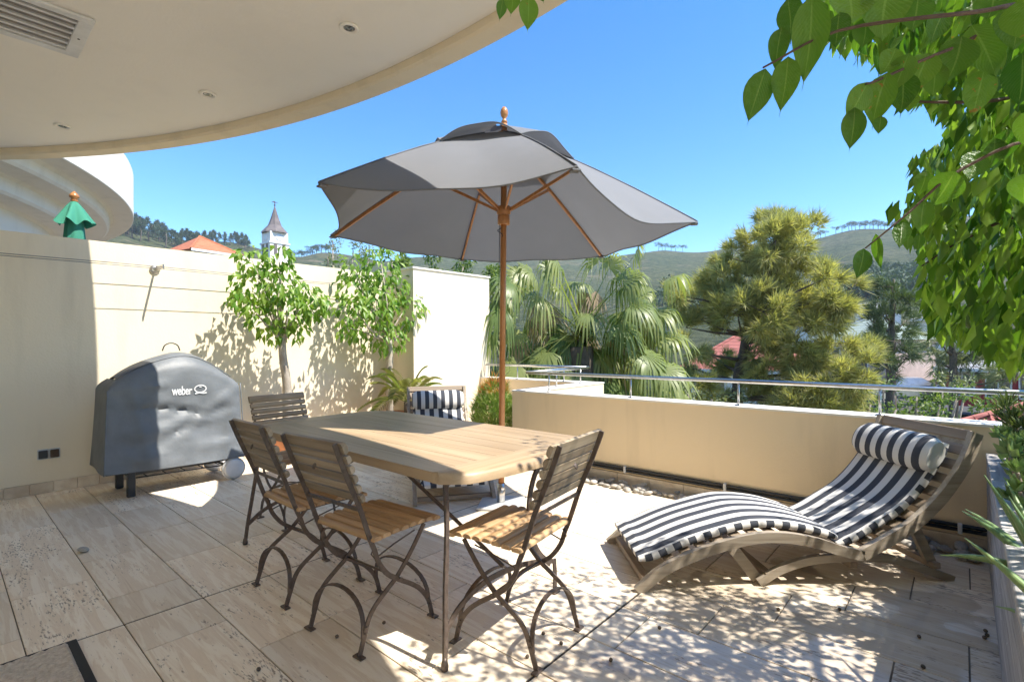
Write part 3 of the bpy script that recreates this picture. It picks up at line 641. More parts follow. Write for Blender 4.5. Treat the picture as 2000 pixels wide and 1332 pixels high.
# ------------------------------------------------------------------ chairs
ch = thing('folding_chair', 'teak slatted folding chair nearest the loose pebble end, on the table long side', 'chair', (1.302, 2.036, 0), math.radians(4.5), 'folding chairs round the table')
LEG1 = [(-.175, .006), (-.155, .067), (-.13, .135), (-.095, .178), (-.03, .223), (.027, .262), (.11, .349), (.182, .442)]
LEG2 = [(.218, .006), (.195, .088), (.148, .154), (.093, .2), (.022, .246), (-.037, .289), (-.085, .354), (-.108, .417), (-.131, .472), (-.184, .621), (-.223, .709), (-.25, .773), (-.285, .862), (-.292, .885)]
def P3(path, y): return [Vector((a, y, b)) for a, b in bez(path, 4)]
for s in (-1, 1):
    MB().bar(P3(LEG1, s * .178), (0, 1, 0), .020, .007).build('leg', 'iron', ch)
    MB().bar(P3(LEG2, s * .190), (0, 1, 0), .020, .007).build('leg', 'iron', ch)
    MB().box((-.178, s * .178, .004), (.028, .055, .008), bev=.002).build('foot_pad', 'iron', ch)
    MB().box((.222, s * .190, .004), (.028, .055, .008), bev=.002).build('foot_pad', 'iron', ch)
    MB().bar([(-.10, s * .165, .447), (.05, s * .165, .452), (.22, s * .165, .449)], (0, 1, 0), .016, .005).build('seat_rail', 'iron', ch)
    MB().tube([(a, s * .182, b) for a, b in ((-.10, .43), (-.118, .40), (-.10, .375), (.0, .405), (.12, .43))], .0035, 5).build('hook_rod', 'iron', ch, True)
    for a, b in ((-.15, .085), (-.143, .11), (.20, .07), (.19, .10), (.022, .2535), (-.13, .475)):
        MB().lathe([(.005, 0), (.004, .003), (.001, .004)], (a, s * .196 if a > .15 or b > .24 else s * .183, b), 7, (0, s, 0)).build('rivet', 'iron', ch, True)
for ff, zz, yy in ((-.158, .07, .178), (.197, .085, .19)):
    n = 14; pts = [(ff + (.02 if ff < 0 else -.02) * math.sin(math.pi * k / n), yy * -math.cos(math.pi * k / n), zz + .155 * math.sin(math.pi * k / n) ** .75) for k in range(n + 1)]
    MB().bar(pts, (1, 0, 0), .007, .018).build('arch_stretcher', 'iron', ch)
MB().bar([(-.176, -.19, .60), (-.176, .19, .60)], (.94, 0, .33), .018, .006).build('back_rail', 'iron', ch)
MB().tube([(.022, -.19, .2535), (.022, .19, .2535)], .005, 6).build('pivot_rod', 'iron', ch, True)
def slat(l, wd, th):                   # rounded slat along y, flat at z=0
    n = 8; pr = [(wd / 2 * math.cos(math.pi * k / n), th * (.35 + .65 * math.sin(math.pi * k / n) ** .7) if 0 < k < n else th * .35) for k in range(n + 1)] + [(-wd / 2, 0), (wd / 2, 0)]
    c = len(pr); vs = [(x * (.9 if e else 1), y, z * (.93 if e else 1)) for y, e in ((-l / 2, 1), (-l / 2 + .004, 0), (l / 2 - .004, 0), (l / 2, 1)) for x, z in pr]
    fs = [(i * c + k, i * c + (k + 1) % c, (i + 1) * c + (k + 1) % c, (i + 1) * c + k) for i in range(3) for k in range(c)] + [tuple(range(c - 1, -1, -1)), tuple(range(3 * c, 4 * c))]
    return MB().add(vs, fs)
s0 = slat(.43, .043, .019).build('seat_slat', 'seat_wood', ch); autosmooth(s0, 40)
for k in range(8):
    o = s0 if k == 0 else s0.copy()
    if k: COL.objects.link(o); o.parent = ch
    f = -.108 + k * .0485; o.location = (f, random.uniform(-.002, .002), .458 + .006 * math.sin(k / 7 * 3.1) - (.006 if k == 7 else 0)); o.rotation_euler = (0, 0, random.uniform(-.006, .006))
b0 = slat(.425, .036, .022).build('back_slat', 'back_wood', ch); autosmooth(b0, 40)
for k, (f, z) in enumerate([(-.198, .648), (-.214, .69), (-.231, .732), (-.246, .773), (-.262, .815)]):
    o = b0 if k == 0 else b0.copy()
    if k: COL.objects.link(o); o.parent = ch
    o.location = (f + .010, 0, z); o.rotation_euler = (0, math.radians(68), 0)
bt = slat(.43, .052, .024).build('top_slat', 'back_wood', ch); autosmooth(bt, 40); bt.location = (-.272, 0, .862); bt.rotation_euler = (0, math.radians(66), 0)
MB().lathe([(.014, 0), (.012, .002), (.002, .003)], (-.262, .0, .768), 14, (-.93, 0, .37)).build('badge', 'iron', ch, True).scale = (1, 1, 1)
for loc, rz, lb in (((1.304, 2.640), -1, 'teak slatted folding chair on the table long side, next along towards the boundary wall'), ((1.690, 1.440), 97.5, 'teak slatted folding chair at the sunlit table end, its back towards the striped lounger'), ((1.775, 3.72), -87, 'teak slatted folding chair in shade at the table end by the potted trees')):
    c = copy_tree(ch); c.location = (*loc, 0); c.rotation_euler = (0, 0, math.radians(rz)); c['label'] = lb
ch['label'] = 'teak slatted folding chair on the table long side, nearer the doormat'
# ------------------------------------------------------------------ loungers
lo = thing('sun_lounger', 'curved teak sun lounger with striped cushion in front of the parapet', 'sun lounger', (2.369, 1.251, 0), math.atan2(-.7222, .6917), 'striped sun loungers')
# local: x along the length (foot to head), y across to the far side, z up
FR = [(0, .0), (.12, .098), (.256, .163), (.427, .219), (.609, .258), (.77, .258), (.931, .228), (1.057, .186), (1.18, .155)]
BK = [(1.178, .160), (1.30, .222), (1.455, .31), (1.592, .43), (1.70, .565), (1.765, .68), (1.80, .778)]
BA = [(.645, .014), (.768, .083), (.941, .127), (1.173, .134), (1.348, .121), (1.523, .065), (1.69, .004)]
WD = .63
for yy in (.0, WD):
    for nm, pth, wd in (('leg_rail', FR, .052), ('back_rail', BK, .060), ('base_runner', BA, .040)):
        off = .03 if nm == 'base_runner' else 0
        y_ = yy + (off if yy == 0 else -off)
        o = MB().bar([(a, y_, b) for a, b in bez(pth, 6)], (0, 1, 0), wd, .03).build(nm, 'lounger_wood', lo)
    y_ = .065 if yy == 0 else WD - .065
    MB().bar([(1.505, y_, .29), (1.62, y_, .045)], (0, 1, 0), .05, .026).build('support_leg', 'lounger_wood', lo)
    MB().bar([(.50, y_, .215), (.655, y_, .018)], (0, 1, 0), .055, .022).build('brace', 'lounger_wood', lo)
for a, b in ((1.60, .08), (1.15, .095), (.70, .05), (.06, .035)):
    MB().bar([(a, .02, b), (a, WD - .02, b)], (1, 0, 0), .03, .04).build('cross_bar', 'lounger_slat', lo)
def along(path, step):
    P = bez(path, 10); acc = 0; out = []
    for p, q in zip(P, P[1:]):
        acc += np.linalg.norm(q - p)
        if acc >= step: acc = 0; out.append((p, math.atan2(q[1] - p[1], q[0] - p[0])))
    return out
for nm, pth in (('seat_slat', FR[1:]), ('back_slat', BK)):
    for p, an in along(pth, .082):
        MB().box((p[0] - math.sin(an) * .008, WD / 2, p[1] + math.cos(an) * .008), (.055, WD - .032, .014), Matrix.Rotation(-an, 3, 'Y'), bev=.003).build(nm, 'lounger_slat', lo)
MB().bar([(1.792, .016, .735), (1.792, WD - .016, .735)], (1, 0, -.35), .085, .02).build('head_board', 'lounger_wood', lo)
def cushion(path, nm, y0, y1, th):
    P = bez(path, 9); n = len(P); mb = MB(); arcl = [0]
    for p, q in zip(P, P[1:]): arcl.append(arcl[-1] + np.linalg.norm(q - p))
    ny = 22; pit = (y1 - y0) / 5.5; rows = []
    prof = []                            # closed section: (y, h, u, kind)
    r = .022
    for k in range(ny + 1):
        t = k / ny; yv = y0 + r + (y1 - y0 - 2 * r) * t; prof.append((yv, th + .006 * math.sin(math.pi * t) ** .5, 'top'))
    for a in (60, 30, 0, -30, -60): prof.append((y1 - r + r * math.cos(math.radians(a)), th / 2 + (th / 2 - 0) * math.sin(math.radians(a)), 'side'))
    for k in range(5): prof.append((y1 - r - (y1 - y0 - 2 * r) * k / 4, 0, 'bot'))
    for a in (-120, -150, 180, 150, 120): prof.append((y0 + r + r * math.cos(math.radians(a)), th / 2 + th / 2 * math.sin(math.radians(a)), 'side'))
    c = len(prof)
    for i in range(n):
        t = (P[min(i + 1, n - 1)] - P[max(i - 1, 0)]); t /= np.linalg.norm(t); nr = np.array([-t[1], t[0]])
        e = min(arcl[i], arcl[-1] - arcl[i]); sq = min(1, .55 + e / .05 * .45) if e < .05 else 1
        for yv, h, kd in prof:
            hh = th / 2 + (h - th / 2) * sq + (.0006 * math.sin(arcl[i] * 23) if kd == 'top' else 0)
            p = P[i] + nr * hh; mb.v.append((p[0], (yv - (y0 + y1) / 2) * (1 - (1 - sq) * .04) + (y0 + y1) / 2, p[1]))
    mb.has_uv = True
    def uvof(i, k, side):
        yv = prof[k][0]
        return (arcl[i] / .083 + .12, 0) if side else ((yv - y0) / pit + .25, arcl[i])
    for i in range(n - 1):
        for k in range(c):
            k2 = (k + 1) % c; sd = prof[k][2] == 'side' and prof[k2][2] == 'side'
            mb.f.append((i * c + k, i * c + k2, (i + 1) * c + k2, (i + 1) * c + k))
            mb.uv += [uvof(i, k, sd), uvof(i, k2, sd), uvof(i + 1, k2, sd), uvof(i + 1, k, sd)]
    for i, rv in ((0, 0), (n - 1, 1)):
        idx = [i * c + k for k in range(c)]; ks = list(range(c))
        if not rv: idx.reverse(); ks.reverse()
        mb.f.append(tuple(idx)); mb.uv += [uvof(i, k, False) for k in ks]
    return mb
def shift(path, d):
    P = bez(path, 6); out = []
    for i in range(len(P)):
        t = P[min(i + 1, len(P) - 1)] - P[max(i - 1, 0)]; t = t / np.linalg.norm(t); out.append(P[i] + np.array([-t[1], t[0]]) * d)
    return out[::3] + ([out[-1]] if (len(out) - 1) % 3 else [])
CF = shift([(.03, .115), (.12, .135), (.256, .190), (.427, .243), (.609, .282), (.77, .281), (.931, .251), (1.08, .205)], .0)
CB = shift([(1.10, .165), (1.20, .205), (1.30, .262), (1.44, .345), (1.56, .46), (1.65, .58), (1.72, .70)], .0)
for nm, pp in (('leg_cushion', CF), ('back_cushion', CB)):
    o = cushion(pp, nm, .045, WD - .045, .046).build(nm, 'stripe', lo); autosmooth(o, 60)
# bolster pillow
pb = MB(); n = 26; c0 = np.array([1.615, .655]); ax = math.radians(62); ny = 20
yy0, yy1 = .035, WD - .035; pit = (yy1 - yy0) / 6.5
pb.has_uv = True
for j in range(ny + 1):
    t = j / ny; y = yy0 + (yy1 - yy0) * t; ed = min(1, .72 + min(t, 1 - t) * 5.6 * .5)
    for k in range(n):
        a = 2 * math.pi * k / n; p = np.array([math.cos(a) * .105, math.sin(a) * .062]) * ed
        pb.v.append((c0[0] + p[0] * math.cos(ax) - p[1] * math.sin(ax), y, c0[1] + p[0] * math.sin(ax) + p[1] * math.cos(ax)))
for j in range(ny):
    for k in range(n):
        pb.f.append((j * n + k, (j + 1) * n + k, (j + 1) * n + (k + 1) % n, j * n + (k + 1) % n))
        u0, u1 = (yy1 - yy0) * j / ny / pit + .1, (yy1 - yy0) * (j + 1) / ny / pit + .1; pb.uv += [(u0, 0), (u1, 0), (u1, 1), (u0, 1)]
for j, rv in ((0, 1), (ny, 0)):
    idx = [j * n + k for k in range(n)]; pb.f.append(tuple(idx if not rv else idx)); pb.uv += [(.2, 0)] * n
autosmooth(pb.build('bolster_pillow', 'stripe', lo), 60)
l2 = copy_tree(lo); l2['label'] = 'curved teak sun lounger with striped cushion behind the table, by the wall pier'
# foot mid (2.74,3.02), heading (.58,.81)
ang = math.atan2(.81, .58); fx, fy = 2.74, 3.03; vx, vy = -math.sin(ang), math.cos(ang)
l2.location = (fx - vx * WD / 2, fy - vy * WD / 2, 0); l2.rotation_euler = (0, 0, ang)
# ------------------------------------------------------------------ parasol
um = thing('parasol', 'grey canvas parasol with wooden pole and ribs standing beside the table', 'parasol', (2.956, 2.735, 0))
LEAN = np.array([.033, -.037, 0]) / 3.
ctr = lambda z: np.array([2.956, 2.735, 0]) + LEAN * z + np.array([0, 0, z])
part(MB().tube([ctr(.0), ctr(1.6), ctr(3.0)], .024, 14), 'pole', 'pole_wood', um, True)
part(MB().lathe([(.026, .0), (.031, .0), (.031, .17), (.027, .17)], tuple(ctr(0)), 16).lathe([(.02, 0), (.02, .005), (.001, .006)], (2.93, 2.70, .14), 10, (-1, -.6, 0)), 'base_sleeve', 'steel', um, True)
part(MB().box((2.956, 2.735, .012), (.34, .34, .02), Matrix.Rotation(.6, 3, 'Z'), bev=.006), 'base_plate', 'grey_plastic', um)
part(MB().lathe([(.015, 3.0), (.026, 3.015), (.018, 3.03), (.012, 3.04), (.026, 3.06), (.032, 3.085), (.028, 3.11), (.016, 3.13), (.004, 3.137)], tuple(ctr(0) + LEAN * 3), 16), 'finial', 'pole_wood', um, True)
hubz = 2.30
part(MB().lathe([(.028, -.10), (.048, -.095), (.048, -.03), (.04, -.02), (.055, -.012), (.055, .045), (.03, .05)], tuple(ctr(hubz)), 18), 'hub', 'pole_wood', um, True)
part(MB().lathe([(.028, 2.86), (.05, 2.865), (.05, 2.93), (.028, 2.94)], tuple(ctr(0) + LEAN * 2.9), 16), 'top_hub', 'pole_wood', um, True)
RU = 1.485; PH = 3.114
def rib(i, r):                           # point on rib i at parameter r (0 centre .. 1 tip)
    a = PH - i * math.pi / 3; x, y = RU * r * math.cos(a), RU * r * math.sin(a)
    z = 2.93 - .765 * (r ** 1.12) + .018 * math.sin(math.pi * r)
    return ctr(0) + np.array([x, y, z - .023 * x + .013 * y])
for i in range(6):
    a = PH - i * math.pi / 3
    part(MB().bar([rib(i, r) + np.array([0, 0, -.020]) for r in (.03, .25, .5, .75, .985)], (-math.sin(a), math.cos(a), 0), .024, .016), 'rib', 'pole_wood', um)
    p = ctr(hubz) + np.array([math.cos(a), math.sin(a), 0]) * .05 + np.array([0, 0, .02]); q_ = rib(i, .42) + np.array([0, 0, -.034])
    part(MB().bar([p, q_], (-math.sin(a), math.cos(a), 0), .022, .015), 'strut', 'pole_wood', um)
    part(MB().box(tuple(rib(i, .985) + np.array([0, 0, -.026])), (.05, .05, .012), Matrix.Rotation(a, 3, 'Z'), bev=.003), 'rib_pocket', 'canvas', um)
def panel(i, r0, r1, nr, na, sag, pull, lift=0, wav=0):
    vs = []
    for j in range(nr + 1):
        r = r0 + (r1 - r0) * j / nr
        for k in range(na + 1):
            t = k / na; p = rib(i, r) * (1 - t) + rib(i + 1, r) * t; b = 4 * t * (1 - t)
            cc = ctr(0); out = (p - cc); out[2] = 0
            rr = (r - r0) / (r1 - r0)
            p = p - out * pull * b * rr ** 2; p[2] += -sag[i % 6] * b * rr ** 1.6 + lift * b * rr + .012 * math.sin(t * 9 + i * 2.1 + r * 5) * b * rr + wav * math.sin(math.pi * t * 2 + i) * rr
            p[2] += .004
            vs.append(p)
    w_ = na + 1
    return MB().add(vs, [(j * w_ + k, j * w_ + k + 1, (j + 1) * w_ + k + 1, (j + 1) * w_ + k) for j in range(nr) for k in range(na)])
# edges between A-B,B-C,C-D,D-E,E-F,F-A
for i in range(6):
    o = part(panel(i, .10, 1., 22, 22, (.05, .045, .05, .05, .10, .06), .07), 'canopy_panel', 'canvas', um, True)
    o.data.materials.append(M['canvas'])
for i in range(6):
    o = part(panel(i, .012, .40, 10, 18, (-.085, -.06, -.07, -.06, -.09, -.10), .02, 0, .008), 'vent_cap_panel', 'canvas', um, True)
    for v in o.data.vertices: v.co.z += .016 + .05 * (1 - min(1, math.hypot(v.co.x, v.co.y) / .5))
    hv = [o.data.vertices[10 * 19 + k].co + Vector(um.location) for k in range(19)]; part(MB().tube(hv, .004, 5), 'cap_hem', 'canvas', um, True)
for o in [c for c in um.children if c.name.startswith('canopy_panel')]:
    hv = [o.data.vertices[22 * 23 + k].co + Vector(um.location) for k in range(23)]; part(MB().tube(hv, .0055, 5), 'hem', 'canvas', um, True)
for i in range(6): part(MB().tube([rib(i, r) + np.array([0, 0, .009]) for r in (.1, .3, .5, .7, .9, 1.)], .0045, 5), 'seam', 'canvas', um, True)
part(MB().tube([ctr(hubz - .10) + np.array([-.045, 0, 0]), ctr(1.2) + np.array([-.05, .0, 0]), ctr(.95) + np.array([-.05, 0, 0])], .0025, 5), 'cord', 'rubber', um, True)
part(MB().tube([ctr(hubz - .12) + np.array([-.04 + .02 * math.cos(k * .8), .02 * math.sin(k * .8), -.01 * k]) for k in range(9)], .003, 5), 'cord_loop', 'rubber', um, True)
# ------------------------------------------------------------------ potted plants
def pot(x, y, r, h, label):
    t = thing('plant_pot', label, 'plant pot', (x, y, 0), group='terracotta pots by the wall')
    part(MB().lathe([(r * .68, 0), (r * .7, .01), (r * .95, h * .86), (r * 1.06, h * .87), (r * 1.08, h), (r * .96, h), (r * .93, h * .9)], (x, y, 0), 28), 'pot_body', 'terracotta', t, True)
    part(MB().lathe([(r * .93, h * .86), (r * .9, h * .90), (.01, h * .92)], (x, y, 0), 20), 'soil', 'soil', t); return t
def ballpts(n, c, r, shell=.5):
    d = RNG.normal(size=(n, 3)); d /= np.linalg.norm(d, axis=1)[:, None]; rr = r * (shell + (1 - shell) * RNG.random((n, 1))) ** .7
    return np.array(c) + d * rr, d
def potted_tree(name, label, base, trunk, clusters, Y, ppm, den, lat=.0):
    t = thing(name, label, 'tree', base, group='potted trees against the boundary wall')
    part(MB().tube(bez(trunk, 5), list(np.linspace(.052, .036, 5 * (len(trunk) - 1) + 1)), 10), 'trunk', 'bark_pale', t, True)
    C, D, top = [], [], np.array(trunk[-1]); br_ = MB()
    for px_, py_, r in clusters:
        d = ray(px_, py_); yj = Y + RNG.uniform(-.16, .12); c = np.array([0, 0, H]) + d * (yj / d[1]); rm = r / ppm
        n = int(den * (r / 30) ** 2); p, o = ballpts(n, c, rm); C.append(p); D.append(o * .55 + np.array([0, -.12, -.75]) + RNG.normal(size=(n, 3)) * .3)
        mid = (top + c) / 2 + RNG.normal(size=3) * .04
        br_.tube([tuple(top - np.array([0, 0, .05])), tuple(mid), tuple(c)], [.02, .012, .005], 6)
    part(br_, 'limbs', 'bark_pale', t, True)
    C = np.concatenate(C); D = np.concatenate(D); n = len(C)
    leaves('crown', 'pot_leaf', t, C, D, .075 + .045 * RNG.random(n), .038 + .02 * RNG.random(n), up=np.tile([0, -.4, 1.], (n, 1)), org=tuple(t.location), fold=.3, droop=.25)
    return t
pot(2.60, 5.62, .20, .36, 'terracotta pot holding the slimmer tree beside the barbecue')
potted_tree('potted_tree', 'slim potted tree with loose leafy crown beside the barbecue', (2.60, 5.62, .32), [(2.60, 5.62, .3), (2.585, 5.6, .8), (2.53, 5.58, 1.15), (2.52, 5.56, 1.36)],
            [(492, 508, 26), (545, 500, 26), (500, 556, 44), (545, 552, 38), (468, 584, 20), (560, 606, 42), (608, 592, 34), (598, 565, 20), (530, 640, 26), (575, 640, 24), (632, 600, 16), (500, 610, 24)], 5.52, 178, 64)
pot(3.93, 5.60, .22, .38, 'terracotta pot holding the fuller tree beside the wall pier')
potted_tree('potted_tree', 'fuller potted tree with dense bright crown beside the wall pier', (3.93, 5.60, .34), [(3.93, 5.60, .32), (3.915, 5.59, .8), (3.92, 5.57, 1.15), (3.90, 5.56, 1.32)],
            [(690, 520, 25), (745, 516, 38), (700, 560, 40), (760, 566, 44), (690, 602, 30), (722, 640, 40), (790, 606, 38), (760, 660, 34), (820, 600, 16), (800, 644, 22), (680, 640, 20), (735, 590, 40)], 5.50, 150, 72)
# small date palm
def pinnate(name, mat, parent, org, base, az, el, L, nl, ll, bend):
    d = np.array([math.cos(az) * math.cos(el), math.sin(az) * math.cos(el), math.sin(el)]); P = []
    for k in range(13):
        t = k / 12; P.append(np.array(base) + d * L * t + np.array([0, 0, -1]) * bend * L * t * t)
    V, T = [], []
    for k in range(nl):
        t = .15 + .85 * k / nl; i = min(int(t * 12), 11); f = t * 12 - i; p = P[i] * (1 - f) + P[i + 1] * f; tg = P[i + 1] - P[i]; tg /= np.linalg.norm(tg)
        s = np.cross(tg, [0, 0, 1]); s /= np.linalg.norm(s) + 1e-9
        for sg in (-1, 1):
            l = ll * (1.1 - .7 * abs(t - .45)); q = p + (s * sg * .75 + tg * .7 + np.array([0, 0, .12])) * l + np.array([0, 0, -.25 * l])
            b = np.cross(q - p, [0, 0, 1]); b /= np.linalg.norm(b) + 1e-9; m_ = (p + q) / 2 + np.array([0, 0, .02]); w_ = .0026
            o = len(V); V += [p, m_ + b * w_, q, m_ - b * w_]; T += [(o, o + 1, o + 2), (o, o + 2, o + 3)]
    for i in range(12):                  # midrib
        o = len(V); w_ = .006 * (1 - i / 14); V += [P[i] + [0, 0, w_], P[i] - [0, 0, w_], P[i + 1] - [0, 0, w_], P[i + 1] + [0, 0, w_]]; T += [(o, o + 1, o + 2), (o, o + 2, o + 3)]
    return tri_mesh(name, np.array(V) - np.array(org), np.array(T), mat, parent, org, None, np.repeat(RNG.random(), len(T)) + RNG.random(len(T)) * .25)
dp = thing('date_palm', 'small feathery date palm in a pot beside the wall pier', 'palm', (3.86, 5.12, 0))
pot(3.86, 5.12, .19, .32, 'terracotta pot holding the small feathery palm')
part(MB().tube([(3.86, 5.12, .28), (3.87, 5.12, .45), (3.86, 5.13, .56)], [.05, .06, .045], 10), 'trunk', 'bark_dark', dp, True)
for k in range(20):
    a = k * 2.4 + random.uniform(-.2, .2); e = random.uniform(.25, 1.35)
    pinnate('frond', 'date_frond', dp, tuple(dp.location), (3.86, 5.13, .55), a, e, random.uniform(.55, .95), 22, .15, random.uniform(.35, .8))
# firestick bush in a pot
fb = thing('firestick_bush', 'bushy firestick plant with orange tips behind the parasol pole', 'bush', (4.21, 3.98, 0))
pot(4.21, 3.98, .17, .28, 'terracotta pot holding the firestick plant')
n = 900; ang_ = RNG.random(n) * 6.28; rr = .25 * np.sqrt(RNG.random(n)); zz = .22 + (.66 - 5.5 * rr ** 2 * 1.0) * RNG.random(n) ** .8
Cc = np.stack([4.21 + rr * np.cos(ang_) * (1.1 - .3 * (zz - .2)), 3.98 + rr * np.sin(ang_) * (1.1 - .3 * (zz - .2)), zz], 1); Dd = np.stack([np.cos(ang_) * .35, np.sin(ang_) * .35, np.ones(n)], 1)
needles('stems', 'firestick', fb, Cc, Dd, .09, .006, tuple(fb.location), 9, .4)
mk = zz > .66; needles('fire_tips', 'firetip', fb, Cc[mk] + [0, 0, .04], Dd[mk], .08, .006, tuple(fb.location), 5, .35)
part(MB().tube([(4.21, 3.98, .24), (4.21, 3.98, .5)], [.02, .01], 7), 'stem', 'bark', fb, True)
# ------------------------------------------------------------------ planter
pl = thing('planter_box', 'long weathered grey ribbed timber planter box at the terrace edge', 'planter', (2.4, -.4, 0))
for k in range(5):
    z0 = .012 + k * .113; prof = []; nr = 6
    for j in range(nr):
        z = z0 + .003 + .104 * j / nr; prof += [(-.111, z), (-.1, z + .003), (-.1, z + .0125), (-.111, z + .0155)]
    prof += [(-.105, z0 + .108), (-.128, z0 + .108), (-.128, z0)]
    for xa, xb in ((.6, 2.62), (2.625, 4.05)):
        c = len(prof); vs = [(x_, y_, z_) for x_ in (xa, xb) for y_, z_ in prof]
        part(MB().add(vs, [(k2, (k2 + 1) % c, c + (k2 + 1) % c, c + k2) for k2 in range(c)] + [tuple(range(c)), tuple(range(2 * c - 1, c - 1, -1))]), 'ribbed_board', 'deck_wood', pl)
for xa, xb in ((.6, 2.02), (2.024, 3.31), (3.314, 4.075)): part(MB().box(((xa + xb) / 2, -.15, .592), (xb - xa, .105, .024), bev=.003), 'cap_board', 'deck_wood', pl)
for xx in (3.99,): part(MB().lohi((xx, -.9, .01), (xx + .03, -.13, .578)), 'end_board', 'deck_wood', pl)
part(MB().lohi((.6, -.95, .01), (4.04, -.92, .58)), 'back_board', 'deck_wood', pl)
part(MB().lohi((.62, -.92, .3), (3.98, -.135, .52)), 'soil', 'soil', pl)
for x_ in np.arange(1., 4., .42): part(MB().lathe([(.005, 0), (.004, .002)], (x_, -.1, .3), 8, (0, 1, 0)), 'screw', 'steel', pl)
def rosettes(name, label, mat, spots, L, W, nl):
    t = thing(name, label, 'succulent', (spots[0][0], spots[0][1], .5)); C, D = [], []
    for x, y, z, s in spots:
        for k in range(nl):
            a = k * 2.4; e = math.radians(15 + 65 * k / nl); d = np.array([math.cos(a) * math.cos(e), math.sin(a) * math.cos(e), math.sin(e)]); C.append(np.array([x, y, z]) + d * .01); D.append(d * s)
    sz = np.linalg.norm(np.array(D), axis=1)
    leaves('rosettes', mat, t, C, D, L * sz, W * sz, up=np.tile([0, 0, 1.], (len(C), 1)), org=tuple(t.location), fold=.25, droop=-.2)
    sm = MB()
    for x, y, z, s in spots: sm.tube([(x * .9 + spots[0][0] * .1, y - .06, .5), (x, y, z)], [.010, .007], 5)
    part(sm, 'stems', 'bark', t, True); return t
rs = [(3.05 + random.uniform(-.42, .42), -.235 + random.uniform(-.09, .10), random.uniform(.60, .80), random.uniform(.8, 1.2)) for _ in range(46)]
rosettes('jade_succulent', 'pale green fleshy leaved succulent spilling over the planter edge', 'aloe', rs, .06, .034, 16)
rs = [(3.72 + random.uniform(-.3, .22), -.36 + random.uniform(-.17, .2), random.uniform(.66, .92), random.uniform(.7, 1.1)) for _ in range(80)]
rosettes('dark_shrub', 'dark green needle leaved shrub at the planter end by the parapet', 'dark_needle', rs, .07, .012, 26)
for i, (bx, by, lb) in enumerate(((2.25, -.20, 'spiky aloe with long arching leaves reaching over the planter edge, beside the pale succulent'), (1.72, -.24, 'smaller spiky aloe in the planter, farther from the pale succulent'))):
    al = thing('aloe_plant', lb, 'succulent', (bx, by, .52))
    for k in range(15 if i == 0 else 10):
        a = k * 2.4 + .6; e = random.uniform(.25, 1.2); L = random.uniform(.26, .44); d = Vector((math.cos(a) * math.cos(e), math.sin(a) * math.cos(e), math.sin(e))); P = []
        for j in range(7): t_ = j / 6; P.append(Vector((bx, by, .53)) + d * L * t_ + Vector((0, 0, -.11 * t_ * t_ * (1.3 - e))))
        part(MB().tube(P, [.017, .017, .015, .012, .009, .005, .0015], 6), 'leaf', 'aloe', al, True)
# ------------------------------------------------------------------ ficus overhanging from the planter
fi = thing('ficus_tree', 'leafy ficus tree with pointed leaves overhanging the planter', 'tree', (3.25, -.72, .5))
trunk = [(3.25, -.72, .48), (3.22, -.74, 1.0), (3.12, -.70, 1.5), (2.95, -.66, 1.95)]
part(MB().tube(bez(trunk, 4), list(np.linspace(.06, .035, 13)), 9), 'trunk', 'bark', fi, True)
def limb(pts, r0, r1, mat='twig'): P = bez(pts, 5); return part(MB().tube(P, list(np.linspace(r0, r1, len(P))), 6), 'branch', mat, fi, True)
T0 = np.array(trunk[-1])
limb([T0, (2.3, -.5, 2.15), at(2060, 10, 1.25), at(1900, 25, 1.0), at(1640, 60, .93), at(1490, 133, .90)], .0055, .0015)
limb([T0, (2.2, -.42, 2.0), at(2040, 40, 1.35), at(1860, 95, 1.15), at(1720, 155, 1.05), at(1690, 165, 1.03)], .0055, .0015)
limb([(3.12, -.70, 1.5), (2.5, -.4, 1.75), at(2060, 275, 1.6), at(1880, 330, 1.45), at(1770, 420, 1.4), at(1690, 485, 1.38)], .0055, .0015)
limb([(3.12, -.70, 1.5), (2.9, -.35, 1.6), at(2020, 420, 2.2), at(1880, 470, 2.1), at(1800, 520, 2.05)], .009, .002)
limb([T0, (2.6, -.3, 2.2), at(1980, 190, 2.0), at(1820, 200, 1.9), at(1740, 190, 1.85)], .009, .002)
limb([T0, (2.0, -.5, 2.5), (1.2, -.1, 2.55), at(1200, -260, 1.35), at(1075, -60, 1.3), at(1000, -12, 1.28)], .009, .0015)
limb([(3.2, -.74, 1.2), (3.0, -.4, 1.35), at(2040, 560, 2.5), at(1900, 600, 2.4)], .014, .003)
limb([T0, (3.3, -.9, 2.6), (3.5, -1.2, 3.0)], .025, .006); limb([T0, (2.6, -1.2, 2.6), (2.3, -1.6, 2.9)], .025, .006)
lms = []
for k in range(5):                      # leaf variants: ovate blade with drip tip, curled about the midrib
    n = 9; vs = []; curl = (.05, .16, .28, .1, .22)[k]; bend = (.10, .02, .22, -.06, .14)[k]; wob = (.0, .03, -.03, .02, .04)[k]
    for j in range(n + 1):
        t = j / n; hw_ = .25 * (math.sin(math.pi * min(1, t / .86) ** .82) ** .8 if t < .86 else 0); hw_ = max(hw_, .006 if t < 1 else .001)
        cz = -bend * t * t + .0; cy = wob * math.sin(math.pi * t)
        for sg in (-1, -.5, 0, .5, 1): vs.append((t, cy + sg * hw_, cz + curl * hw_ * sg * sg * 1.3 + (.012 if sg == 0 else 0) + .010 * math.sin(9 * t + sg * 2)))
    F_ = [(j * 5 + i, j * 5 + i + 1, j * 5 + 6 + i, j * 5 + 5 + i) for j in range(n) for i in range(4)]
    me = MB().add(vs, F_, [((q_ // 5) / n, (q_ % 5) / 2 - 1) for f_ in F_ for q_ in f_]).build('leaf', 'near_leaf', fi, True, org=(0, 0, 0)); lms.append(me.data); bpy.data.objects.remove(me)
nleaf = 0
FL = np.array(fi.location)
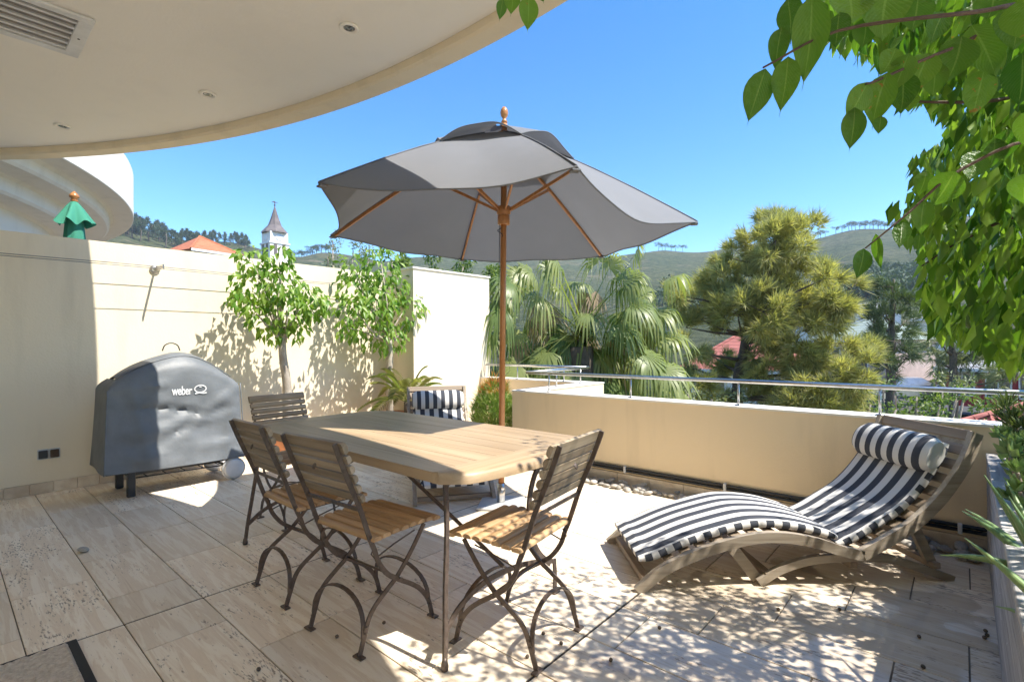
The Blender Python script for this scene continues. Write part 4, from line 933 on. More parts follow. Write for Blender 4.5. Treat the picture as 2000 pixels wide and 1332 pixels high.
def leaf_obj(A, B, wd, nrm):
    global nleaf
    A = Vector(A); B = Vector(B); X = B - A; L = X.length; X.normalize(); Nn = Vector(nrm); Nn = (Nn - X * Nn.dot(X)).normalized(); Y = Nn.cross(X)
    o = bpy.data.objects.new('leaf', lms[nleaf % 5]); COL.objects.link(o); o.parent = fi; nleaf += 1
    m_ = Matrix((X * L, Y * wd * 2, Nn * L)).transposed().to_4x4(); m_.translation = A - Vector(FL); o.matrix_local = m_; return o
zz = lambda a, b: (1400 + a / 2.378, b / 2.378)
near = [(225, 320, 140, 590, 130, .90), (330, 265, 288, 545, 120, .91), (300, 130, 280, 330, 92, .93), (330, -10, 350, 215, 115, .95), (440, -20, 395, 420, 155, .90), (570, 60, 548, 230, 100, .96), (600, -60, 625, 130, 185, .98), (800, -80, 788, 190, 190, 1.0), (935, -20, 900, 165, 125, 1.02), (690, 80, 668, 240, 100, 1.0),
        (700, 382, 603, 580, 100, 1.04), (640, 500, 612, 715, 95, 1.03), (792, 338, 722, 610, 122, 1.05), (760, 540, 748, 635, 52, 1.06), (830, 225, 758, 350, 92, 1.08), (892, 248, 818, 440, 100, 1.07), (862, 338, 850, 552, 112, 1.10), (985, 248, 930, 432, 120, 1.12), (1012, 290, 1000, 470, 92, 1.14), (1135, 170, 1058, 398, 132, 1.15), (1242, 318, 1188, 560, 106, 1.2), (1180, 120, 1305, 388, 130, 1.18), (1052, 55, 1008, 205, 92, 1.1), (905, 430, 884, 540, 60, 1.12),
        (682, 1155, 648, 1305, 72, 1.38), (738, 1085, 757, 1270, 46, 1.39), (860, 1028, 845, 1165, 66, 1.40), (962, 930, 958, 1100, 78, 1.42), (1105, 795, 990, 975, 122, 1.42), (972, 798, 928, 915, 72, 1.44), (890, 1085, 885, 1175, 36, 1.4), (942, 1085, 930, 1175, 40, 1.45), (905, 985, 892, 1030, 40, 1.45), (1210, 700, 1160, 860, 95, 1.5), (1290, 640, 1260, 800, 80, 1.5), (1350, 600, 1330, 760, 90, 1.5),
        (1390, 20, 1370, 260, 140, 1.1), (1330, 60, 1345, 170, 60, 1.15), (1420, 250, 1400, 520, 120, 1.2), (1280, -40, 1250, 110, 120, 1.1), (1440, -20, 1430, 200, 150, 1.05), (1470, 500, 1440, 720, 110, 1.35), (1450, 800, 1430, 960, 100, 1.5)]
for a, b, c, d, wv, D in near:
    A = at(*zz(a, b), D); B = at(*zz(c, d), D + random.uniform(-.03, .03)); wpx = wv / 2.378 / FPX * D * .9
    nrm = -ray(*zz(a, b)); leaf_obj(A, B, wpx, nrm + RNG.normal(size=3) * .22)
for a, b, c, d, wv in ((1032, -8, 1029, 70, 36), (1000, -14, 996, 30, 30), (982, -2, 976, 42, 20), (1050, -30, 1062, 8, 26)):
    leaf_obj(at(a, b, 1.28), at(c, d, 1.28), wv / FPX * 1.4, -ray(a, b) + RNG.normal(size=3) * .2)
poly = [(1600, 85), (1690, 110), (1745, 130), (1775, 205), (1850, 225), (1830, 268), (1785, 285), (1770, 335), (1788, 375), (1705, 388), (1722, 415), (1790, 445), (1800, 520), (1806, 600), (1830, 660), (1900, 685), (1960, 712), (2010, 728), (2110, 745), (2110, -90), (1560, -90)]
def inside(x, y):
    c = False; j = len(poly) - 1
    for i in range(len(poly)):
        xi, yi = poly[i]; xj, yj = poly[j]
        if (yi > y) != (yj > y) and x < (xj - xi) * (y - yi) / (yj - yi) + xi: c = not c
        j = i
    return c
pts = []
while len(pts) < 3400:
    x, y = random.uniform(1560, 2110), random.uniform(-90, 745)
    if inside(x, y + 22) and inside(x, y - 10):
        edge = min(abs(x - 1780), 200) / 200
        D = random.uniform(1.9, 3.0) if y > 90 else random.uniform(1.6, 2.7)
        pts.append((D, at(x, y, D)))
pts.sort(key=lambda q: q[0])
Cs, Ds = [], []
for k, (D, p) in enumerate(pts):
    d = np.array([random.uniform(-.5, .4), random.uniform(-.2, .5), -1.]); d /= np.linalg.norm(d); L = random.uniform(.05, .092)
    if k < 245: leaf_obj(p, p + d * L, L * random.uniform(.36, .46), np.array([-1, .3, .2]) + RNG.normal(size=3) * .7)
    else: Cs.append(p); Ds.append(d)
k = 0
while k < 5000:                         # the crown outside the picture: it shades the floor
    p = np.array([random.uniform(1.2, 4.6), random.uniform(-1.9, .0), random.uniform(.95, 2.6)])
    q = (p - np.array([2.95, -.80, 1.72])) / np.array([1.7, .85, .78])
    if (q ** 2).sum() > 1 or p[1] > -.07 * p[0] - .05: continue
    if math.sin(p[0] * 5.1) * math.sin(p[1] * 6.3 + 1) * math.sin(p[2] * 5.7 + 2) > .12: continue
    Cs.append(p); Ds.append(np.array([random.uniform(-.5, .5), random.uniform(-.5, .5), -1.])); k += 1
n = len(Cs); leaves('foliage', 'ficus_leaf', fi, Cs, Ds, .055 + .045 * RNG.random(n), .026 + .014 * RNG.random(n), org=tuple(fi.location), fold=.22, droop=.12)
# ------------------------------------------------------------------ land and hills
RIDGE = [(-900, 380), (-300, 392), (100, 412), (225, 432), (265, 448), (350, 463), (420, 474), (480, 482), (560, 492), (660, 498), (800, 502), (1000, 505), (1150, 500), (1285, 492), (1400, 487), (1500, 478), (1600, 463), (1750, 444), (1850, 430), (2000, 416), (2400, 400), (4000, 380)]
rx, ry = zip(*RIDGE)
def ridge(px):
    py = float(np.interp(px, rx, ry)); Dr = 430 if px < 500 else (430 + (px - 500) / 800 * 190 if px < 1300 else 620)
    z = at(px, py, Dr)[2] + 2.5 * math.sin(px * .031) * (Dr / 600); return Dr, z
def land(px, D):
    Dr, zr = ridge(px); g = -4.4 + 1.6 * min(1, max(0, (D - 22) / 40))
    if D < 85: return g
    if D <= Dr:
        t = (D - 85) / (Dr - 85); return g + (zr - g) * (t ** 1.25) + 2.2 * math.sin(D * .045 + px * .006) * t * (1 - t)
    return zr - (D - Dr) * .12
pxs = list(np.concatenate([np.linspace(-2600, -300, 30), np.linspace(-250, 2250, 380), np.linspace(2300, 4600, 30)])); Ds = [5.9, 12, 22, 35, 50, 70, 85, 100, 125, 150, 180, 215, 250, 290, 330, 370, 400, 430, 460, 500, 540, 580, 620, 640, 700, 900]
vs = []
for D in Ds:
    for p_ in pxs: a = at(p_, 666, D); vs.append((a[0], a[1], land(p_, D)))
w_ = len(pxs); fs = [(j * w_ + i, j * w_ + i + 1, (j + 1) * w_ + i + 1, (j + 1) * w_ + i) for j in range(len(Ds) - 1) for i in range(w_ - 1)]
def hillmat():
    mt, nt, b = node_mat('hillside'); v = coords(nt, 'World')
    big = noise(nt, v, .012, 5); sp = noise(nt, v, .22, 8, .78); pt = noise(nt, v, .035, 5, .6)
    c = ramp(nt, big, [(.35, (.085, .105, .05)), (.5, (.12, .13, .065)), (.68, (.165, .15, .09))])
    c = mixc(nt, ramp(nt, sp, [(.46, (0, 0, 0)), (.58, (1, 1, 1))]), c, (.035, .052, .022))
    c = mixc(nt, ramp(nt, pt, [(.6, (0, 0, 0)), (.7, (1, 1, 1))]), c, (.24, .19, .13))
    nt.links.new(c, b.inputs['Base Color']); b.inputs['Roughness'].default_value = .95; b.inputs['Specular IOR Level'].default_value = .1
    bump(nt, b, sp, 1., 3.); return mt
M['hill'] = hillmat()
struct(MB().add(vs, fs).build('hillside', 'hill', smooth=True))
M['lawn'] = simple('rough_grass', (.10, .13, .05), (.17, .15, .08), .95, 1.5)
struct(MB().prism([(-8, 6.3), (5.6, 6.3), (5.6, 3.0), (4.3, 3.0), (4.3, -14), (26, -14), (26, 30), (-8, 30)], -4.6, -4.35).build('garden_ground', 'lawn'))
# pines on the slopes
def pine_mesh(flat, h, seed):
    r = np.random.default_rng(seed); mb = MB(); mb.tube([(0, 0, -1), (.15, 0, h * .5), (0, .1, h * .9)], [h * .035, h * .028, h * .015], 5)
    me_v = list(mb.v); T = []
    for f in mb.f:
        for i in range(1, len(f) - 1): T.append((f[0], f[i], f[i + 1]))
    nt0 = len(T); V = [np.array(v) for v in me_v]
    for k in range(10 if flat else 14):
        if flat: c = np.array([r.uniform(-.36, .36) * h, r.uniform(-.36, .36) * h, h * r.uniform(.62, .95)]); rad = np.array([.19, .19, .12]) * h
        else: t = r.uniform(0, 1); c = np.array([r.uniform(-.2, .2) * h * (1.1 - t), r.uniform(-.2, .2) * h * (1.1 - t), h * (.35 + .6 * t)]); rad = np.array([.15, .15, .12]) * h * (1.25 - .7 * t)
        for _ in range(60):
            d = r.normal(size=3); d /= np.linalg.norm(d); p = c + d * rad * r.uniform(.6, 1.05); q = r.normal(size=(2, 3)) * h * .034
            o = len(V); V += [p, p + q[0], p + q[1]]; T.append((o, o + 1, o + 2))
    o = tri_mesh('pine_tree', np.array(V), np.array(T), 'far_pine', None, (0, 0, 0), None, np.concatenate([np.full(nt0, .1), r.random(len(T) - nt0)]))
    o.data.materials.append(M['bark_dark'])
    for i in range(nt0): o.data.polygons[i].material_index = 1
    me = o.data; bpy.data.objects.remove(o); return me
PF = [pine_mesh(True, 1., s) for s in (1, 2, 3)]; PT = [pine_mesh(False, 1., s) for s in (4, 5, 6)]
def pine(px, D, h, kind, label, group):
    o = bpy.data.objects.new('pine_tree', random.choice(PF if kind else PT)); COL.objects.link(o); a = at(px, 666, D)
    o.location = (a[0], a[1], land(px, D) - .3); o.scale = (h * random.uniform(.85, 1.2), h * random.uniform(.85, 1.2), h); o.rotation_euler = (0, 0, random.random() * 6.28); tag(o, label, 'tree', group)
for k in range(105):
    t = random.random() ** 1.15; px_ = 190 + 300 * t; Dr, _ = ridge(px_); lo_ = .80 + .12 * t
    pine(px_, Dr * random.uniform(lo_, 1.0), random.uniform(8, 13.5) * (1 - .3 * t), False, 'dark pine tree in the wood on the slope behind the orange roof', 'pines in the hillside wood')
for px_ in [555, 562, 571, 583, 592, 598, 606, 615, 622, 628, 640, 648]: pine(px_ + random.uniform(-2, 2), 470, random.uniform(7, 11), True, 'slender umbrella pine on the ridge behind the church spire', 'ridge pines by the spire')
for px_ in [1287, 1294, 1302, 1311, 1322, 1337, 1420, 1436]: pine(px_, 615, random.uniform(6, 10), True, 'umbrella pine on the low part of the ridge behind the fan palm', 'low ridge pines')
for px_ in [1588, 1596, 1606, 1612, 1634, 1648, 1661, 1668, 1675, 1682, 1689, 1695, 1702, 1708, 1715, 1722, 1729, 1736, 1743, 1752, 1760]: pine(px_ + random.uniform(-2, 2), 616, random.uniform(6, 10), True, 'umbrella pine on the high part of the ridge beside the ficus', 'high ridge pines')
fw = []
for k in range(420):
    px_ = random.choice([random.uniform(1290, 1420), random.uniform(1640, 1830), random.uniform(1650, 1800)]); D = random.uniform(200, 300); a = at(px_, 666, D); p, o = ballpts(22, (a[0], a[1], land(px_, D) + 2.5), 3.4); fw.append(p)
fw = np.concatenate(fw); n = len(fw); leaves('far_wood', 'far_pine', None, fw, RNG.normal(size=(n, 3)), 1.7, 1.5, kind='stuff', org=(0, 0, 0))
# ------------------------------------------------------------------ buildings
def rooftile(name, c1, c2, period=.3):
    mt, nt, b = node_mat(name); v = coords(nt, 'Object')
    wv = N(nt, 'ShaderNodeTexWave', Scale=1 / period * .5, Distortion=.6); wv.bands_direction = 'Z'; nt.links.new(v, wv.inputs['Vector'])
    f = noise(nt, v, 2.2, 5); c = ramp(nt, f, [(.35, c1), (.65, c2)]); c = mixc(nt, math_(nt, 'MULTIPLY', wv.outputs['Fac'], .35), c, tuple(x * .5 for x in c1))
    nt.links.new(c, b.inputs['Base Color']); b.inputs['Roughness'].default_value = .8; bump(nt, b, wv.outputs['Fac'], .5, .04); return mt
M['roof_orange'] = rooftile('orange_roof_tile', (.50, .17, .08), (.40, .13, .06)); M['roof_red'] = rooftile('red_roof_tile', (.42, .14, .11), (.33, .11, .085)); M['roof_green'] = rooftile('green_grey_roof', (.30, .36, .32), (.24, .29, .26)); M['roof_grey'] = rooftile('grey_roof', (.36, .36, .37), (.28, .28, .29)); M['roof_slate'] = rooftile('slate_roof', (.20, .17, .165), (.14, .125, .125), .15)
M['h_white'] = simple('white_render', (.75, .73, .69), (.68, .66, .61), .9, 1.5); M['h_pink'] = simple('pink_render', (.55, .42, .36), None, .9, 1.5); M['h_red'] = simple('red_render', (.33, .035, .04), (.27, .03, .035), .85, 2); M['h_brick'] = simple('brick_render', (.40, .22, .15), (.30, .15, .10), .9, 9)
M['glass'] = simple('window_glass', (.035, .045, .055), (.06, .075, .09), .12, 2, spec=.8)
def house(name, label, px0, px1, py_eave, py_ridge, py_base, D, wall, roof, yaw=0., depth=8., wins=(), hip=True, cat='house', ov=.45):
    A, B = at(px0, py_eave, D), at(px1, py_eave, D); c = (A + B) / 2; wdt = np.linalg.norm((B - A)[:2]); z_e = c[2]; z_r = at((px0 + px1) / 2, py_ridge, D)[2]; z_b = at((px0 + px1) / 2, py_base, D)[2]
    az = math.atan2(c[1], c[0]) - math.pi / 2 + yaw
    t = thing(name, label, cat, (c[0], c[1], z_b), az); h = z_e - z_b; w2 = wdt / 2
    wl_ = MB().lohi((-w2, 0, 0), (w2, depth, h)).build('wall', wall, t)
    if roof:
        rh = z_r - z_e; W2 = w2 + ov; dep0, dep1 = -ov, depth + ov; m_ = (dep1 - dep0) / 2; ins = min(W2 * .98, m_) if hip else 0
        V = [(-W2, dep0, h), (W2, dep0, h), (W2, dep1, h), (-W2, dep1, h), (-W2 + ins, dep0 + m_, h + rh), (W2 - ins, dep0 + m_, h + rh)]
        rf = MB().add(V, [(0, 1, 5, 4), (1, 2, 5), (2, 3, 4, 5), (3, 0, 4), (3, 2, 1, 0)]).build('roof', roof, t)
        MB().lohi((-W2, dep0 - .06, h - .16), (W2, dep0, h + .02)).build('gutter', 'white_paint', rf)
        if rh > .3:
            for a, b in ((0, 4), (1, 5), (4, 5)): MB().tube([V[a], V[b]], .09, 6).build('ridge_cap', roof, rf)
    for (u, v, ww, hh) in wins:
        x = -w2 + u * wdt; z = v * h; fr = MB().lohi((x - ww / 2 - .07, -.05, z - .07), (x + ww / 2 + .07, .02, z + hh + .07)).build('window', 'white_paint', t)
        MB().lohi((x - ww / 2, -.065, z), (x - .03, -.03, z + hh)).build('pane', 'glass', fr); MB().lohi((x + .03, -.065, z), (x + ww / 2, -.03, z + hh)).build('pane', 'glass', fr)
    return t
house('house', 'house with orange pyramid roof rising above the boundary wall', 374, 466, 494, 456, 560, 46, 'h_white', 'roof_orange', .5, 4.4, [(.3, .5, .9, 1.2)])
house('house', 'house with faded red hipped roof behind the yellowish casuarina', 1340, 1545, 722, 640, 800, 30, 'h_white', 'roof_red', -.25, 6, [(.86, .45, .8, 1.), (.6, .45, .8, 1.), (.3, .45, .8, 1.)])
house('house', 'single storey house with grey green hipped roof between the conifers', 1585, 1745, 664, 618, 745, 42, 'h_pink', 'roof_green', -.5, 6, [(.22, .35, 1.1, 1.3), (.6, .35, 1.1, 1.3)])
house('house', 'white two storey house with orange roof and dark window', 1560, 1672, 612, 596, 680, 62, 'h_white', 'roof_orange', .1, 7, [(.62, .48, 1., 1.4), (.2, .48, 1., 1.4), (.85, .48, 1.4, 1.2)])
house('white_outbuilding', 'plain white flat topped building beside the orange roofed house', 1650, 1760, 612, 612, 680, 70, 'h_white', None, 0, 6, [(.3, .5, 1, 1)], cat='building')
ap = house('apartment_block', 'distant white apartment block with rows of balconies below the hill', 1645, 1790, 581, 581, 622, 215, 'h_white', None, .2, 10, [], cat='apartment block')
def sub(t, mb, nm, mt): return mb.build(nm, mt, t)
ww = 26.
for r in range(3):
    for k in range(9): f_ = MB().lohi((-11.5 + k * 2.6, -.25, 1.0 + r * 2.5), (-9.8 + k * 2.6, -.02, 2.6 + r * 2.5)).build('window', 'glass', ap)
house('house', 'small house with greyish pink gable in front of the apartment block', 1668, 1722, 604, 591, 640, 120, 'h_pink', 'roof_grey', .3, 5, [(.5, .45, 1, 1)], hip=False)
house('house', 'pale house with grey roof partly behind the ficus leaves', 1790, 1905, 622, 609, 690, 66, 'h_white', 'roof_grey', -.2, 7, [(.3, .45, 1., 1.2), (.7, .45, 1., 1.2)])
house('brick_house', 'brick house with pale trim beyond the parked car', 1775, 1830, 690, 682, 760, 50, 'h_brick', 'roof_grey', .2, 6, [(.7, .5, .8, 1.)])
house('red_house', 'deep red walled house with white framed windows', 1845, 2130, 722, 700, 800, 37, 'h_red', 'roof_grey', -.15, 7, [(.13, .3, .9, 1.3), (.40, .3, .9, 1.3), (.64, .3, .9, 1.3), (.85, .3, .9, 1.3)])
# near tiled roof, each course of tiles a part
nr_ = thing('tiled_roof', 'terracotta tiled roof end of the lower neighbouring house', 'roof', at(2010, 830, 14.))
def rpt(px_, t): return at(px_, 792 + t * 60, 15.2 - 1.8 * t)
for j in range(8):
    t0, t1 = j * .125, j * .125 + .15; xs_ = 2012 - j * .125 * 60 / 24 * 90
    for k in range(14):
        xa = xs_ + k * 15
        if xa > 2120: break
        a, b, c, d = rpt(xa, t0), rpt(xa + 14.6, t0), rpt(xa + 14.6, t1), rpt(xa, t1); m0, m1 = (a + b) / 2 + [0, 0, .05], (c + d) / 2 + [0, 0, .07]
        V = [tuple(v_) for v_ in (a, m0, b, d + [0, 0, .02], m1, c + [0, 0, .02])]; part(MB().add(V, [(3, 4, 1, 0), (4, 5, 2, 1), (5, 4, 3)]), 'roof_tile', 'roof_red', nr_)
for j in range(9): part(MB().tube([tuple(rpt(2012 - j * .125 * 225, j * .125) + [0, 0, .06]), tuple(rpt(2012 - (j + 1) * .125 * 225, (j + 1) * .125) + [0, 0, .05])], [.055, .07], 8), 'ridge_cap', 'roof_red', nr_)
w0, w1 = rpt(1900, 1.), rpt(2120, 1.); part(MB().add([(w0[0], w0[1], -4.4), (w1[0], w1[1], -4.4), tuple(w1 - [0, 0, .1]), tuple(w0 - [0, 0, .1]), (w0[0] + 3, w0[1] + .5, -4.4), (w1[0] + 3, w1[1] + .5, -4.4), (w1[0] + 3, w1[1] + .5, w1[2] - .1), (w0[0] + 3, w0[1] + .5, w0[2] - .1)], [(0, 1, 2, 3), (4, 7, 6, 5), (3, 2, 6, 7), (0, 3, 7, 4), (1, 5, 6, 2)]), 'wall', 'h_white', nr_)
# church
cp_ = at(537, 460, 60); cb = thing('church_tower', 'white church tower with slate spire and weathercock', 'church', (cp_[0], cp_[1], land(537, 60)), math.atan2(cp_[1], cp_[0]) - math.pi / 2 + .45)
zb = land(537, 60); Z = lambda py: at(537, py, 60)[2] - zb; pm_ = 60 / FPX / .9
hw2 = 15.5 * pm_
sub(cb, MB().lohi((-hw2, -hw2, 0), (hw2, hw2, Z(479))), 'lower_stage', 'h_white'); sub(cb, MB().lohi((-hw2 - .08, -hw2 - .08, Z(479)), (hw2 + .08, hw2 + .08, Z(476))), 'cornice', 'white_paint'); a_ = hw2 * .92
sub(cb, MB().lohi((-a_, -a_, Z(476)), (a_, a_, Z(456))), 'belfry', 'h_white')
for an in (0, math.pi / 2, -math.pi / 2):
    R_ = Matrix.Rotation(an, 3, 'Z'); q_ = MB().lathe([(.40, -.03), (.40, .03), (.33, .04)], tuple(R_ @ Vector((0, -a_, Z(466)))), 20, tuple(R_ @ Vector((0, -1, 0)))); q_.build('clock_face', 'white_paint', cb, True)
    for sx in (-.45, .45): MB().box(tuple(R_ @ Vector((sx, -hw2, Z(490)))), (.32, .1, 1.1), R_).build('louvre_window', 'roof_slate', cb)
pr = [(1.28, Z(457)), (1.22, Z(454)), (.64, Z(441)), (.40, Z(428)), (.19, Z(414)), (.03, Z(403))]
q_ = MB(); vs = []
for r, z in pr: vs += [(r * hw2 * math.sqrt(2) * .72 * math.cos(k * math.pi / 4 + math.pi / 8), r * hw2 * math.sqrt(2) * .72 * math.sin(k * math.pi / 4 + math.pi / 8), z) for k in range(8)]
q_.add(vs, [(i * 8 + k, i * 8 + (k + 1) % 8, i * 8 + 8 + (k + 1) % 8, i * 8 + 8 + k) for i in range(5) for k in range(8)] + [tuple(range(7, -1, -1))]); sub(cb, q_, 'spire', 'roof_slate')
q_ = MB().tube([(0, 0, Z(404)), (0, 0, Z(394))], .04, 6); q_.lathe([(.02, -.12), (.11, 0), (.02, .12)], (0, 0, Z(401)), 8); vn = sub(cb, q_, 'finial', 'iron')
sub(cb, MB().box((0, 0, Z(396)), (.62, .05, .05)).add([(-.3, 0, Z(395)), (.05, 0, Z(395.5)), (.33, 0, Z(392.5)), (.12, 0, Z(394.7)), (-.05, 0, Z(393.5)), (-.3, .02, Z(395))], [(0, 1, 2, 3, 4)]), 'weathercock', 'iron')
# parked car
cp_ = at(1768, 752, 40); car = thing('parked_car', 'silver parked car half hidden behind the garden shrubs', 'car', (cp_[0], cp_[1], cp_[2] - .95), math.atan2(cp_[1], cp_[0]) - math.pi / 2 + .25)
M['car_paint'] = simple('silver_paint', (.55, .56, .57), None, .25, metal=.6)
side = [(-2.1, .35), (-2.12, .75), (-1.95, .92), (-1.35, .98), (-.75, 1.42), (.65, 1.45), (1.35, 1.02), (1.95, .92), (2.1, .7), (2.1, .35)]
def loft(sd, w0, w1): n = len(sd); V = [(x, s * (w1 if z > 1.1 else w0), z) for s in (-1, 1) for x, z in sd]; return MB().add(V, [tuple(range(n)), tuple(range(2 * n - 1, n - 1, -1))] + [(k, (k + 1) % n, n + (k + 1) % n, n + k) for k in range(n)])
loft(side, .86, .68).build('body', 'car_paint', car)
for s in (-1, 1):
    MB().add([(-1.2, s * .80, 1.02), (-.72, s * .70, 1.36), (.58, s * .70, 1.38), (1.15, s * .80, 1.04)], [(0, 1, 2, 3)]).build('side_window', 'glass', car)
    for x_ in (-1.3, 1.3): wh = MB().lathe([(.2, -.1), (.31, -.09), (.32, .09), (.2, .1)], (x_, s * .82, .32), 18, (0, 1, 0)).build('wheel', 'rubber', car, True); MB().lathe([(.19, -.11), (.19, .11)], (x_, s * .82, .32), 14, (0, 1, 0)).build('rim', 'steel', wh)
    MB().box((s * 2.1, -.6, .7), (.05, .3, .14), bev=.02).build('headlight', 'glass', car); MB().box((s * 2.1, .6, .7), (.05, .3, .14), bev=.02).build('headlight', 'glass', car)
for pts_ in ([(-1.36, -.72, 1.0), (-.78, -.62, 1.40), (-.78, .62, 1.40), (-1.36, .72, 1.0)], [(1.34, -.72, 1.04), (.70, -.62, 1.42), (.70, .62, 1.42), (1.34, .72, 1.04)]): MB().add([(x + (-.012 if x < 0 else .012), y, z + .012) for x, y, z in pts_], [(0, 1, 2, 3)]).build('windscreen', 'glass', car)
# ------------------------------------------------------------------ garden trees
def conifer(name, label, clusters, D, mat, base, trunkpts, den, L, W, dj=.8, bark='bark_dark', lift=.35, cat='tree', tr=.16, per=11):
    t = thing(name, label, cat, base); tp = [np.array(p) for p in trunkpts]; P = bez(tp, 5)
    part(MB().tube(P, list(np.linspace(tr, tr * .25, len(P))), 8), 'trunk', bark, t, True); C, DD = [], []; bm_ = MB()
    ppm = FPX / D * .93
    for px_, py_, r in clusters:
        c = at(px_, py_, D + RNG.uniform(-dj, dj)); rm = r / ppm; n = int(den * (r / 50.) ** 2)
        ns = max(3, int(r / 6)); subc, so_ = ballpts(ns, c, rm * .85, .55)
        for s_, o_ in zip(subc, so_):
            p, o = ballpts(n // ns + 1, s_, rm * .30, .1); C.append(p); DD.append(o * .5 + o_ * .55 + np.array([0, 0, lift]))
        q = min(P, key=lambda p: abs(p[2] - (c[2] - rm * .9)) + .2 * np.linalg.norm(p[:2] - c[:2])); bm_.tube([tuple(q), tuple((q + c) / 2 + np.array([0, 0, -.12 * rm])), tuple(c)], [tr * .35, tr * .2, tr * .06], 6)
        for s_ in subc[::2]: bm_.tube([tuple(c), tuple(s_)], [tr * .07, tr * .03], 4)
    part(bm_, 'limbs', bark, t, True); C = np.concatenate(C); DD = np.concatenate(DD)
    needles('crown', mat, t, C, DD, L, W, tuple(t.location), per, .42); return t
b_ = at(1440, 800, 13.5); b_[2] = -4.4
conifer('casuarina_tree', 'large yellowish green casuarina tree with feathery sprays beyond the parapet',
        [(1522, 446, 40), (1490, 470, 36), (1560, 470, 44), (1450, 500, 30), (1535, 505, 55), (1470, 545, 56), (1410, 500, 18), (1405, 560, 42), (1560, 560, 56), (1610, 545, 30), (1640, 575, 34), (1350, 590, 42), (1320, 575, 24), (1440, 610, 55), (1530, 625, 60), (1595, 610, 48), (1370, 625, 30), (1340, 640, 22), (1470, 665, 42), (1565, 680, 46), (1400, 700, 32), (1445, 735, 44), (1640, 700, 40), (1690, 690, 24), (1680, 730, 34), (1610, 745, 52), (1550, 760, 46), (1490, 790, 40), (1580, 800, 50), (1400, 780, 40), (1640, 770, 30), (1420, 820, 46), (1520, 840, 50), (1365, 745, 34), (1330, 710, 24), (1500, 720, 40), (1540, 590, 50), (1490, 610, 50), (1430, 560, 40), (1515, 470, 40), (1350, 680, 26)],
        13.5, 'needle', tuple(b_), [b_, at(1440, 780, 13.5), at(1452, 690, 13.5), at(1470, 600, 13.5), at(1515, 500, 13.5), at(1525, 430, 13.5)], 420, .24, .017, 1.0, per=10)
b_ = at(1740, 760, 36); b_[2] = land(1740, 36)
conifer('dark_conifer', 'dark green conifer in front of the houses, beside the ficus leaves', [(1742, 560, 22), (1750, 590, 30), (1725, 600, 24), (1735, 632, 38), (1770, 625, 26), (1712, 650, 26), (1750, 668, 36), (1720, 690, 26), (1770, 700, 26), (1745, 715, 26), (1700, 625, 14)], 36, 'dark_needle', tuple(b_), [b_, at(1740, 700, 36), at(1742, 620, 36), at(1745, 545, 36)], 260, .5, .035, 1.5, tr=.28)
b_ = at(1860, 770, 27); b_[2] = land(1860, 27)
conifer('cypress_tree', 'brownish drooping cypress tree beneath the ficus leaves', [(1835, 665, 26), (1870, 690, 34), (1900, 715, 34), (1830, 700, 26), (1945, 720, 32), (1985, 735, 30), (1850, 640, 20), (1900, 660, 30)], 27, 'olive_leaf', tuple(b_), [b_, at(1862, 720, 27), at(1855, 640, 27)], 170, .4, .028, 1.2, lift=.0, tr=.2)
def bushy(name, label, mat, clusters, D, den, L, W, dj=.5, base=None, cat='shrub', group=None, bark='bark', trunk=True):
    c0 = at(clusters[0][0], clusters[0][1], D); b_ = np.array([c0[0], c0[1], base if base is not None else -4.38]); t = thing(name, label, cat, tuple(b_), group=group); C, DD = [], []; ppm = FPX / D * .93; bm_ = MB()
    for px_, py_, r in clusters:
        c = at(px_, py_, D + RNG.uniform(-dj, dj)); n = int(den * (r / 40.) ** 2); ns = max(3, int(r / 8)); sc_, so_ = ballpts(ns, c, r / ppm * .7, .5)
        for s_ in sc_: p, o = ballpts(n // ns + 1, s_, r / ppm * .45, .2); C.append(p); DD.append(o + RNG.normal(size=o.shape) * .6)
        if trunk: bm_.tube([tuple(b_), tuple((b_ + c) / 2 + np.array([0, 0, .2])), tuple(c)], [.10, .06, .02], 6)
    if trunk: part(bm_, 'trunk', bark, t, True)
    C = np.concatenate(C); n = len(C); leaves('crown', mat, t, C, np.concatenate(DD), L * (.7 + .6 * RNG.random(n)), W, org=tuple(t.location)); return t
bushy('garden_tree', 'thin grey green tree behind the boundary wall, below the parasol edge', 'olive_leaf', [(650, 470, 24), (690, 490, 30), (640, 500, 22), (720, 505, 30), (665, 520, 26)], 20, 330, .11, .05, 1., cat='tree')
bushy('garden_tree', 'bright green leafy tree rising behind the wall pier', 'shrub_leaf', [(800, 530, 34), (850, 520, 34), (905, 520, 34), (950, 530, 30), (890, 550, 40), (960, 580, 36), (765, 505, 26), (960, 640, 36), (985, 620, 30), (1010, 560, 30)], 14, 420, .12, .06, .8, cat='tree')
